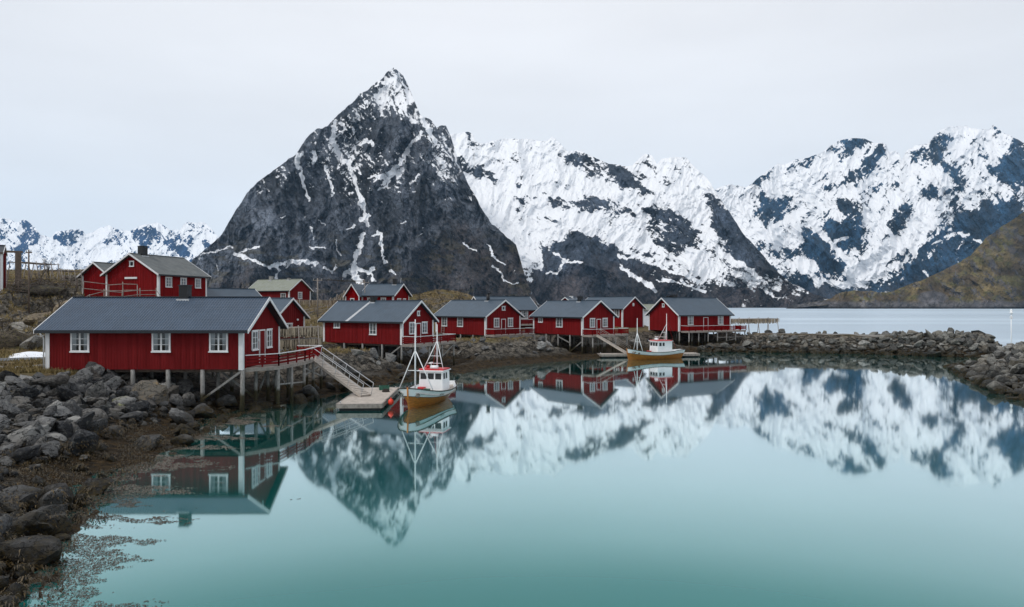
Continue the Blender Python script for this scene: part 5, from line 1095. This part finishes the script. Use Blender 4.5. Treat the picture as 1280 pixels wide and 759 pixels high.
def fence(label, pts, h, rails, sp=1.9, mat='bare_wood', r=0.06, group='rough timber fences on the hillside', tilt=0.1):
    P_ = [Vector((x, y, 0)) for x, y in pts]; base = Vector((P_[0].x, P_[0].y, zat(P_[0].x, P_[0].y))); e = empty('timber_fence', base); tag(e, label, 'fence', group); R_ = random.Random(label); nodes = []
    for i in range(len(P_) - 1):
        n_ = max(1, round((P_[i + 1] - P_[i]).length / sp))
        for k in range(n_ + (i == len(P_) - 2)): c = P_[i].lerp(P_[i + 1], k / n_); c.z = zat(c.x, c.y); nodes.append(c)
    for c in nodes:
        j = Vector((R_.uniform(-tilt, tilt), R_.uniform(-tilt, tilt), h * R_.uniform(0.9, 1.15)))
        MB().tube([c - base - Vector((0, 0, 0.25)), c - base + j], [r, r * 0.85], 6).build('post', mat, e)
    for f_ in rails:
        m = MB(); 
        for a, b in zip(nodes[:-1], nodes[1:]): m.tube([a - base + Vector((0, 0, h * f_ + R_.uniform(-.06, .06))), b - base + Vector((0, 0, h * f_ + R_.uniform(-.06, .06)))], r * 0.75, 5)
        m.build('rail', mat, e)
fence('pole fence running in front of the tall hill house', [at(92, 0, 80).xy, at(130, 0, 82).xy, at(175, 0, 84).xy, at(215, 0, 86).xy], 1.25, (0.45, 0.9))
fence('taller paler pole rails beside the red outbuilding', [at(104, 0, 86).xy, at(136, 0, 87).xy, at(172, 0, 86).xy], 1.9, (0.55, 0.97), 2.6)
fence('dense grey wattle fence along the bluff crest', [at(8, 0, 80).xy, at(50, 0, 84).xy, at(96, 0, 86).xy], 1.5, (0.15, 0.35, 0.55, 0.75, 0.95), 1.4, 'brown_wood')
fence('low pole fence below the pale roofed house', [at(365, 0, 120).xy, at(440, 0, 121).xy], 1.2, (0.5, 0.95), 2.2)
fence('short fence right of the tall hill house', [at(222, 0, 86).xy, at(262, 0, 90).xy], 1.3, (0.5, 0.95), 2.0, 'brown_wood')

def pole(label, x, y, top, arms=((-0.8, 0.8),), r=0.13, mat='bare_wood'):
    g = zat(x, y); e = empty('utility_pole', (x, y, g)); tag(e, label, 'pole', 'utility poles'); MB().tube([(0, 0, -0.5), (0, 0, top - g)], [r, r * 0.75], 8).build('shaft', mat, e)
    for i, (a, b) in enumerate(arms): MB().bar((a, 0, top - g - 0.35 - i * .6), (b, 0, top - g - 0.35 - i * .6), 0.1, 0.12).build('crossarm', mat, e)
    for a in (arms[0][0] + .1, arms[0][1] - .1): MB().tube([(a, 0, top - g - .3), (a, 0, top - g - .05)], 0.05, 6).build('insulator', 'grey_metal', e)
    return e
P1 = at(397, 0, 118); pole('grey utility pole right of the pale roofed house', P1.x, P1.y, at(397, 348, 118).z)
P2 = at(456, 0, 124); pole('thinner pole holding the wires near the two gabled house', P2.x, P2.y, at(456, 351, 124).z, r=0.09)
P3 = at(36, 0, 78); pole('dark lamp topped pole on the left bluff', P3.x, P3.y, at(36, 312, 78).z, ((-0.35, 0.35),), 0.1, 'brown_wood')
w_ = MB()
for dx, dz in ((-0.7, 0), (0.7, 0), (0, 0.1)):
    a = Vector((P1.x + dx, P1.y, at(397, 348, 118).z - .1 + dz)); b = Vector((P2.x + dx, P2.y, at(456, 351, 124).z - .1 + dz))
    w_.tube([a.lerp(b, k / 8) - Vector((0, 0, 0.15 * math.sin(math.pi * k / 8))) for k in range(9)], 0.03, 4)
tag(w_.build('overhead_wire', 'rope_dark'), 'sagging wires strung between the two utility poles', 'wire')
# navigation light
M = at(1264, 0, 91); g = zat(M.x, M.y); e = empty('navigation_light', (M.x, M.y, g)); tag(e, 'white navigation light on a thin pole behind the right rock pile', 'light')
MB().tube([(0, 0, -0.4), (0, 0, at(0, 392, 91).z - g)], 0.055, 8).build('pole', 'white_boat_paint', e); zt_ = at(0, 392, 91).z - g
MB().tube([(0, 0, zt_), (0, 0, zt_ + .12), (0, 0, zt_ + .14), (0, 0, zt_ + .45), (0, 0, zt_ + .6)], [.2, .2, .13, .13, .03], 12).build('lantern', 'white_boat_paint', e)
MB().box(-.14, .14, -.07, .07, zt_ - .7, zt_ - .35).build('marker_panel', 'white_boat_paint', e)

# ------------------------------------------------------------------ boulders
def rock_mesh(seed, cuts=10, sub=3, flat=True, mat='boulder_grey', rough=0.035):
    """broken stone: a convex body cut by random planes, slightly weathered"""
    import bmesh
    R_ = np.random.RandomState(seed); bm = bmesh.new(); bmesh.ops.create_icosphere(bm, subdivisions=sub, radius=1.0)
    V = np.array([v.co[:] for v in bm.verts]); F = np.array([[v.index for v in f.verts] for f in bm.faces]); bm.free()
    D_ = V / np.linalg.norm(V, axis=1, keepdims=True); r = np.full(len(V), 1.35)
    for k in range(cuts):
        n = R_.normal(size=3); n /= np.linalg.norm(n); d = R_.uniform(0.50, 0.82); c = D_ @ n; r = np.where(c > 0.05, np.minimum(r, d / np.maximum(c, 0.05)), r)
    V = D_ * r[:, None]
    nn = fbm(V[:, 0] * 2.6 + V[:, 2] * 1.7 + seed, V[:, 1] * 2.6 - V[:, 2] * 1.3, 4, seed % 50 + 100) - 0.5
    V = V * (1 + nn[:, None] * rough * 2.2); V *= np.array([R_.uniform(0.9, 1.35), R_.uniform(0.7, 1.05), R_.uniform(0.42, 0.85)])
    V /= np.abs(V).max(0).mean(); return V, F
VARS = [rock_mesh(200 + i) for i in range(22)]
from mathutils import Euler
def place(V, pos, size, rot): 
    M_ = np.array(Euler(rot).to_matrix()); return (V * size) @ M_.T + np.array(pos)
rocks = []      # (x, y, z, size, variant, rot, zone)
def scatter(x0, x1, y0, y1, cell, cond, zone, smin, smax, seed):
    R_ = np.random.RandomState(seed); gx = np.arange(x0, x1, cell); gy = np.arange(y0, y1, cell); X_, Y_ = np.meshgrid(gx, gy)
    X_ = X_.ravel() + R_.uniform(-.45, .45, X_.size) * cell; Y_ = Y_.ravel() + R_.uniform(-.45, .45, Y_.size) * cell
    Z_ = land_z(X_, Y_); s1 = poly_sd(X_, Y_, LAND); s2 = poly_sd(X_, Y_, PILE); ok = cond(X_, Y_, Z_, s1, s2, R_)
    for i in np.where(ok)[0]:
        sz = smin + (smax - smin) * R_.rand() ** 2.6
        rocks.append((X_[i], Y_[i], Z_[i] + sz * R_.uniform(0.1, 0.6), sz, R_.randint(len(VARS)), (R_.normal(0, .45), R_.normal(0, .45), R_.uniform(0, 6.28)), zone))
rdist = lambda x, y: seg_dist(x, y, [(-60, 46.5), (-48, 48.5), (-38, 50.5), (-33, 51.5)])[0]
scatter(-40, -9, 12, 52, 0.56, lambda x, y, z, s1, s2, R_: (s1 > np.where(y < 31, 0.35, -0.7)) & (x > -0.86 * y) & (z < 2.75) & (rdist(x, y) > 2.5) & (R_.rand(x.size) < np.where(y < 26, 0.95, np.where(z < 0.45, 0.16, np.where(z < 0.8, 0.5, 0.95)))) & ~((x > -26) & (y > 50)), 'near', 0.16, 0.82, 11)
scatter(-40, -9, 12, 50, 0.42, lambda x, y, z, s1, s2, R_: (s1 > -0.3) & (x > -0.86 * y) & (z < 2.6) & (z > 0.4) & (rdist(x, y) > 2.5) & (R_.rand(x.size) < 0.6), 'near', 0.12, 0.3, 12)
scatter(-17, 36, 52, 116, 1.25, lambda x, y, z, s1, s2, R_: (s1 > -0.5) & (s1 < 9) & (z < 2.7) & ((z > 0.7) | (y < 70)) & (R_.rand(x.size) < np.where(x < -5, 0.62, 0.22)), 'cabins', 0.3, 1.0, 13)
scatter(28, 78, 94, 124, 0.64, lambda x, y, z, s1, s2, R_: (s1 > -0.7) & (s1 < np.where(x < 59, 3.3, 5.2)) & (z < 2.72) & (x > 30 + (y > 111) * 12) & (R_.rand(x.size) < 0.97), 'breakwater', 0.28, 0.76, 14)
scatter(50, 78, 94, 118, 1.1, lambda x, y, z, s1, s2, R_: (s1 > 1.5) & (x > 60), 'breakwater', 0.5, 0.95, 15)
scatter(40, 78, 108, 122, 1.3, lambda x, y, z, s1, s2, R_: (s1 > 1.5) & (s1 < 4.5) & (y > 108 + (60 - x) * 0.3), 'breakwater', 0.4, 0.8, 16)
scatter(38, 82, 44, 95, 0.80, lambda x, y, z, s1, s2, R_: (s2 > -0.8) & (s2 < 16) & (x < 0.84 * y) & (R_.rand(x.size) < 0.97), 'pile', 0.32, 0.82, 17)
def inview(r):
    x, y, z, sz = r[:4]; px = 640 + FPX * x / y; py = HORIZ + FPX * (CAMH - z) / y; m = sz * FPX / y; return -m < px < 1280 + m and py < 759 + m
vis = [r for r in rocks if inview(r)]; vis.sort(key=lambda r: -r[3] / r[1]); NBIG = 268
big, small = vis[:NBIG], vis[NBIG:] + [r for r in rocks if not inview(r)]
zmat = {'near': 'boulder_grey', 'cabins': 'boulder_grey', 'breakwater': 'boulder_breakwater', 'pile': 'boulder_breakwater'}
vm_ = {}
def var_mesh(i, mat):
    if (i, mat) not in vm_: vm_[(i, mat)] = np_mesh('boulder', VARS[i][0], VARS[i][1], mat, False)
    return vm_[(i, mat)]
def where(r):
    x, y, z, sz, v, rot, zone = r; px = 640 + FPX * x / y
    if zone == 'near':
        if y > 41: return 'below the left wall of the big cabin' if px < 200 else 'among the stilts of the big cabin', 'riprap boulders below the big cabin'
        if y < 22: return 'at the bottom left corner of the shore', 'boulders at the bottom left of the shore'
        if y < 31: return 'on the left bank next to floating weed', 'boulders on the left bank beside the floating weed'
        return 'on the bank between the cabin riprap and the weed', 'boulders on the bank in front of the big cabin'
    if zone == 'cabins': return 'on the shore under the smaller stilt cabins', 'boulders under the smaller stilt cabins'
    if zone == 'breakwater': return 'in the long breakwater wall', 'boulders of the long breakwater'
    return 'in the rock pile at the right edge', 'boulders of the right rock pile'
for r in big:
    x, y, z, sz, v, rot, zone = r; o = link('boulder', var_mesh(v, zmat[zone])); o.location = (x, y, z); o.scale = (sz,) * 3; o.rotation_euler = rot
    w, g = where(r); si = 'big' if sz > 0.7 else ('medium' if sz > 0.45 else 'small'); wet = 'dark weedy' if z < 0.75 else ('pale grey' if zone in ('breakwater', 'pile') else 'dry grey')
    tag(o, f'{si} {wet} angular boulder {w}', 'boulder', g)
for zone in ('near', 'cabins', 'breakwater', 'pile'):
    Vs = []; Fs = []; Ts = []; b = 0; R_ = np.random.RandomState(3)
    for r in [q for q in small if q[6] == zone]:
        V_, F_ = VARS[r[4]]; Vs.append(place(V_, r[:3], r[3], r[5])); Fs.append(F_ + b); b += len(V_); Ts.append(np.full(len(V_), R_.rand()))
    lab = {'near': 'loose smaller stones filling the left shore riprap', 'cabins': 'scattered stones on the shore below the smaller cabins', 'breakwater': 'packed pale stones making up the breakwater wall', 'pile': 'stones packed in the rock pile at the right edge'}[zone]
    if Vs: tag(link('rubble', np_mesh('rubble', np.concatenate(Vs), np.concatenate(Fs), zmat[zone], False, {'tint': np.concatenate(Ts)})), lab, 'stones', None, 'stuff')
def special(px, py, Y, sc, rot, v, mat, label, z=None):
    p = at(px, py, Y); o = link('boulder', np_mesh('boulder', VARS[v][0], VARS[v][1], mat, False)); o.location = p; o.scale = sc; o.rotation_euler = rot; tag(o, label, 'boulder'); return o
special(126, 517, 42.5, (0.95, 0.8, 0.95), (0.2, 0.3, 0.5), 3, 'boulder_pale', 'pale boulder with yellow green lichen, left of a matching grey one')
special(152, 517, 42.0, (1.25, 0.95, 1.0), (0.1, -0.3, 1.9), 7, 'boulder_pale', 'large pale grey boulder right of the lichen topped one')
special(187, 495, 45.5, (1.35, 0.9, 0.95), (0.1, 0.2, 0.2), 5, 'boulder_ochre', 'huge ochre stained boulder just left of the first tall stilt')
special(166, 490, 46.5, (1.0, 0.9, 0.9), (0.3, 0.2, 1.2), 9, 'boulder_grey', 'grey ridged boulder leaning against the huge ochre one')
special(42, 507, 41.5, (0.85, 0.6, 0.28), (0.15, 0.25, 0.3), 2, 'boulder_slab', 'flat bluish white slab lying on the dark riprap')
special(10, 517, 39.5, (1.1, 0.6, 0.25), (0.1, 0.3, 0.2), 6, 'boulder_slab', 'long pale slab at the left picture edge')
special(2, 545, 34.5, (1.0, 0.6, 0.4), (0.1, 0.35, 0.1), 8, 'boulder_slab', 'pale slab cut by the left edge, lower than the long one')
special(20, 483, 45, (1.0, .8, .6), (0.2, .2, .7), 10, 'boulder_grey', 'broad dark slab at the edge of the yellow grass')
for k_, (px_, Y_, sc_, r_, lb_) in enumerate(((20, 70, (2.6, 1.8, 1.0), .3, 'broad tan rock slab with yellow moss on top at the left edge'), (8, 66, (2.0, 1.6, 1.5), 1.2, 'dark steep rock face above the road at the left edge'), (38, 67, (1.8, 1.3, 1.2), 2.1, 'tan rock knob above the snow patch'), (30, 76, (2.8, 1.6, .8), .1, 'long pale ledge high on the left bluff'), (58, 73, (1.7, 1.3, .9), .8, 'rounded tan rock between the bare shrubs'), (70, 80, (2.0, 1.2, .8), 2.6, 'pale ledge just under the pole fence'), (85, 74, (1.5, 1.1, .9), 1.7, 'grey rock showing above the left end of the big roof'), (150, 80, (2.4, 1.0, .6), .2, 'low grey rock in front of the hill house fence'), (48, 84, (2.4, 1.4, .8), .5, 'flat ledge below the wattle fence'))):
    p_ = at(px_, 0, Y_); o = link('rock_outcrop', np_mesh('rock_outcrop', VARS[(k_ * 5 + 3) % 22][0], VARS[(k_ * 5 + 3) % 22][1], 'outcrop_rock', False)); o.location = (p_.x, p_.y, zat(p_.x, p_.y) - 0.35); o.scale = (sc_[0], sc_[1], sc_[2] * 1.7); o.rotation_euler = (0.12, -0.1, r_); tag(o, lb_, 'rock')
# tarpaulin bundle below cabin 2
p = at(431, 445, 76); tb, tf = rock_mesh(777, 7, 3); o = link('tarpaulin_bundle', np_mesh('tarpaulin_bundle', tb, tf, 'white_tarp', True)); o.location = p; o.scale = (0.75, 0.6, 1.0); tag(o, 'bright white tarpaulin bundle among rocks below the strip roofed cabin', 'tarpaulin')
# snow patches
def patch(label, px, py, Y, rx, ry, h, seed):
    c = at(px, py, Y); n, m = 40, 10; V = []; R0 = random.Random(seed)
    for j in range(m + 1):
        for i in range(n):
            a = 2 * math.pi * i / n; k = j / m; rr_ = k * (1 + 0.28 * math.sin(a * 3 + seed) + 0.15 * math.sin(a * 7 + 2 * seed)); x = c.x + rx * rr_ * math.cos(a); y = c.y + ry * rr_ * math.sin(a); V.append((x, y, 0, k))
    V = np.array(V); z = land_z(V[:, 0], V[:, 1]) + h * (1 - V[:, 3] ** 2) - 0.06 * V[:, 3]; F = []
    for j in range(m):
        for i in range(n): F.append((j * n + i, j * n + (i + 1) % n, (j + 1) * n + (i + 1) % n, (j + 1) * n + i))
    tag(link('snow_patch', np_mesh('snow_patch', np.column_stack([V[:, 0], V[:, 1], z]), np.array(F), 'snow')), label, 'snow', 'old snow patches')
patch('melting snow patch beside the road left of the big cabin', 44, 440, 61.5, 2.6, 1.3, 0.42, 1)
patch('small grey snow remnant in the yellow grass near the riprap', 22, 478, 49.5, 0.5, 0.4, 0.2, 2)
patch('snow remnant right under the big cabin floor edge', 102, 463, 49.5, 0.6, 0.4, 0.22, 3)

# ------------------------------------------------------------------ floating weed, tufts, shrubs, bare trees
def weed():
    R_ = np.random.RandomState(21); V = []; F = []; T = []; n = 240000; X_ = R_.uniform(-19, -6.5, n); Y_ = 16 + 30 * R_.rand(n)
    s = -poly_sd(X_, Y_, LAND); d = fbm(X_ / 2.4 + Y_ / 6.0, Y_ / 0.8, 6, 61, 0.6) + 0.35 * (fbm(X_ / 0.5, Y_ / 0.4, 4, 63) - 0.5)
    th_ = 0.44 + 0.40 * ss(0.0, 7.0, s) + 0.12 * ss(26, 20, Y_) * ss(0.5, 3, s); ok = (s > -0.6) & (s < 7.5) & (d + R_.normal(0, 1, n) * np.where(Y_ > 26, 0.03, 0.012) > th_ + np.where(Y_ > 26, 0.045, 0.06)) & (R_.rand(n) < np.where(Y_ > 26, 0.6, 1.0))
    for x, y, ss_, dd in zip(X_[ok], Y_[ok], s[ok], d[ok]):
        l = R_.uniform(0.016, 0.075) * (y / 30) ** 0.8; w = R_.uniform(0.005, 0.018) * (y / 30) ** 0.5; a = R_.normal(0.35, 0.9); c, q = math.cos(a), math.sin(a); b = len(V); hz_ = R_.uniform(0.004, 0.035); bend = R_.uniform(-.3, .3) * l
        V += [(x - l * c, y - l * q, 0.002), (x - q * w + bend * q, y + c * w - bend * c, hz_), (x + l * c, y + l * q, 0.003), (x + q * w + bend * q, y - c * w - bend * c, hz_ * .6)]; F.append((b, b + 1, b + 2, b + 3)); t_ = np.clip(R_.normal(0.34, 0.3), 0, 1) if y > 27 else np.clip(R_.normal(0.12, 0.12), 0, 1); T += [t_] * 4
    tag(link('floating_seaweed', np_mesh('floating_seaweed', np.array(V), np.array(F), 'weed_floating', True, {'tint': np.array(T)})), 'mats of floating brown seaweed along the left shore', 'seaweed', None, 'stuff')
weed()
def rockweed():
    """bladderwrack fronds draped over the wet stones of the left shore"""
    R_ = np.random.RandomState(23); n = 52000; X_ = R_.uniform(-26, -10, n); Y_ = 14 + 34 * R_.rand(n); Z_ = land_z(X_, Y_)
    ok = (Z_ < 0.95) & (Z_ > -0.15) & (X_ > -0.85 * Y_) & (fbm(X_ / 1.6, Y_ / 1.6, 4, 66) > 0.42); V = []; F = []; T = []
    for x, y, z in zip(X_[ok], Y_[ok], Z_[ok]):
        a = R_.uniform(0, 6.28); l = R_.uniform(.06, .2); w = R_.uniform(.012, .03); c, q = math.cos(a), math.sin(a); b = len(V); h = R_.uniform(.02, .16); z = max(z, 0)
        V += [(x, y, z + .01), (x - q * w + c * l * .5, y + c * w + q * l * .5, z + h), (x + c * l, y + q * l, z + h * .3), (x + q * w + c * l * .5, y - c * w + q * l * .5, z + h * .9)]; F.append((b, b + 1, b + 2, b + 3)); T += [np.clip(R_.normal(.18, .14), 0, 1)] * 4
    tag(link('rockweed', np_mesh('rockweed', np.array(V), np.array(F), 'wrack', True, {'tint': np.array(T)})), 'olive and rust rockweed lying on the low stones', 'seaweed', None, 'stuff')
rockweed()
def wrack_on_boulders():
    R_ = np.random.RandomState(29); V = []; F = []; T = []
    for r in rocks:
        x, y, z, sz = r[:4]
        if r[6] != 'near' or y > 40 or z > 0.95 or R_.rand() < 0.25: continue
        Vw = place(VARS[r[4]][0], r[:3], r[3], r[5]); Vw = Vw[Vw[:, 2] > z - 0.1 * sz]
        if len(Vw) < 5: continue
        side = R_.uniform(0, 6.28); m = (Vw[:, 0] - x) * math.cos(side) + (Vw[:, 1] - y) * math.sin(side) > -0.25 * sz; Vw = Vw[m]
        if len(Vw) < 5: continue
        for p in Vw[R_.randint(0, len(Vw), int(110 * min(1.5, sz / 0.4)))]:
            if p[2] > 1.15 or p[2] < 0: continue
            d = np.array([p[0] - x, p[1] - y, 0.0]); d /= np.linalg.norm(d) + 1e-6; a = math.atan2(d[1], d[0]) + R_.normal(0, .6); c, q = math.cos(a), math.sin(a); l = R_.uniform(.05, .16); w = R_.uniform(.010, .024); b = len(V); px_, py_, pz_ = p + R_.normal(0, .02, 3)
            V += [(px_, py_, pz_ + .01), (px_ - q * w + c * l * .5, py_ + c * w + q * l * .5, pz_ + .025), (px_ + c * l, py_ + q * l, pz_ - l * .55), (px_ + q * w + c * l * .5, py_ - c * w + q * l * .5, pz_ + .018)]; F.append((b, b + 1, b + 2, b + 3)); T += [np.clip(R_.normal(.35, .22), 0, 1)] * 4
    tag(link('rockweed', np_mesh('rockweed', np.array(V), np.array(F), 'wrack', True, {'tint': np.array(T)})), 'olive brown rockweed hanging over the wet left shore boulders', 'seaweed', None, 'stuff')
wrack_on_boulders()
def grass():
    R_ = np.random.RandomState(31); V = []; F = []; T = []; n = 60000
    A_ = R_.uniform(-0.8, 0.12, n); Y_ = 46 + 120 * R_.rand(n) ** 1.6; X_ = A_ * Y_; Z_ = land_z(X_, Y_); rd, _ = seg_dist(X_, Y_, ROAD); pd_ = rdist(X_, Y_)
    ok = (Z_ > 2.55) & (rd > 2.0) & (pd_ > 1.5) & (fbm(X_ / 2.5, Y_ / 2.5, 4, 67) > 0.45) & ~((X_ > -33) & (X_ < -17) & (Y_ > 47) & (Y_ < 56))
    for x, y, z in zip(X_[ok], Y_[ok], Z_[ok]):
        t0 = R_.rand()
        for k in range(3):
            a = R_.uniform(0, 6.28); h = R_.uniform(.12, .38); w = .02 + y * .0004; b = len(V); lx, ly = R_.uniform(-.22, .22, 2); c, q = math.cos(a) * w, math.sin(a) * w; xx, yy_ = x + R_.uniform(-.15, .15), y + R_.uniform(-.15, .15)
            V += [(xx - c, yy_ - q, z - .03), (xx + c, yy_ + q, z - .03), (xx + lx, yy_ + ly, z + h)]; F.append((b, b + 1, b + 2)); T += [np.clip(t0 + R_.normal(0, .12), 0, 1)] * 3
    tag(link('dry_grass', np_mesh('dry_grass', np.array(V), np.array(F), 'dry_grass', True, {'tint': np.array(T)})), 'tufts of straw yellow winter grass on banks and hill', 'grass', None, 'stuff')
grass()
def branchy(seed, H, spread=0.5, r0=0.05, depth=4, stems=1):
    R_ = random.Random(seed); trunk = MB(); crown = MB()
    def grow(p, d, l, r, lev):
        q = p + d * l; mid = p.lerp(q, 0.5) + Vector((R_.uniform(-.05, .05), R_.uniform(-.05, .05), 0)) * l
        (trunk if lev <= 1 else crown).tube([p, mid, q], [r, r * .85, r * .65], 5 if lev < 3 else 3)
        if lev >= depth: return
        for k in range(R_.choice((2, 3, 3)) + (1 if lev > 1 else 0)):
            f_ = R_.uniform(0.35, 1.0); nd = (d + Vector((R_.uniform(-1, 1), R_.uniform(-1, 1), R_.uniform(-.1, .6))) * spread).normalized(); grow(p.lerp(q, f_), nd, l * R_.uniform(0.5, 0.75), r * 0.55, lev + 1)
    for s_ in range(stems):
        a = R_.uniform(0, 6.28); grow(Vector((math.cos(a), math.sin(a), 0)) * 0.15 * (stems > 1), Vector((R_.uniform(-.25, .25) * stems ** .5, R_.uniform(-.25, .25) * stems ** .5, 1)).normalized(), H * 0.42, r0, 0)
    return trunk, crown
TB = [tuple(m.mesh(n_, 'bark') for m, n_ in zip(branchy(400 + i, 3.6, 0.55, 0.06, 5), ('trunk', 'crown'))) for i in range(3)]
tl = [('leafless little tree rising above the wattle fence', 50, 84, 1.0), ('taller leafless tree right of the lamp topped pole', 63, 86, 1.25), ('thin leafless tree at the right end of the wattle fence', 79, 78, .95), ('crooked bare tree in front of the bluff rocks', 72, 72, 1.0), ('bare tree left of the red outbuilding', 92, 84, .7)]
for i, (lb, px, Y, sc) in enumerate(tl):
    p = at(px, 0, Y); e = empty('bare_tree', (p.x, p.y, zat(p.x, p.y) - .1), i * 1.3); e.scale = (sc,) * 3; tag(e, lb, 'tree', 'leafless small trees on the left bluff'); link('trunk', TB[i % 3][0], e); link('crown', TB[i % 3][1], e)
SB = [branchy(450 + i, 1.5, 0.8, 0.02, 4, 6) for i in range(4)]; SBm = []
for a, b in SB: a.add(b.v, b.f); SBm.append(a.mesh('shrub', 'bark'))
R_ = random.Random(9); spots = []
for k in range(26):
    px = R_.uniform(2, 96); Y = R_.uniform(64, 84); spots.append((px, Y, 'left'))
for k in range(16): spots.append((R_.uniform(520, 600), R_.uniform(132, 146), 'hill'))
for k in range(8): spots.append((R_.uniform(400, 440), R_.uniform(100, 122), 'mid'))
for i, (px, Y, w) in enumerate(spots):
    p = at(px, 0, Y); z = zat(p.x, p.y)
    if z < 2.8: continue
    o = link('shrub', SBm[i % 4]); o.location = (p.x, p.y, z - .05); o.rotation_euler = (0, 0, i * 1.7); s_ = R_.uniform(0.6, 1.15) * (1.2 if w == 'hill' else 1); o.scale = (s_, s_, s_ * .9)
    tag(o, {'left': 'leafless brown shrub on the rocky bluff left of the big cabin', 'hill': 'leafless brown shrub on the yellow knoll behind the cabins', 'mid': 'leafless brown shrub on the slope under the fish rack'}[w], 'shrub', {'left': 'brown shrubs on the left bluff', 'hill': 'brown shrubs on the yellow knoll', 'mid': 'brown shrubs on the middle slope'}[w])
# far white cottages
for (px, py, Y, w, lb) in ((1112, 366.5, 1545, 9, 'tiny white cottage at the foot of the brown headland'),):
    p = at(px, py, Y); e = House('white_cottage', lb, None, (p.x, p.y), p.z - 1, 0.4, -w, 0, 6, 3.2, 2.4, wall='white_paint', roof='roof_old_slate', base=8, cat='cottage')
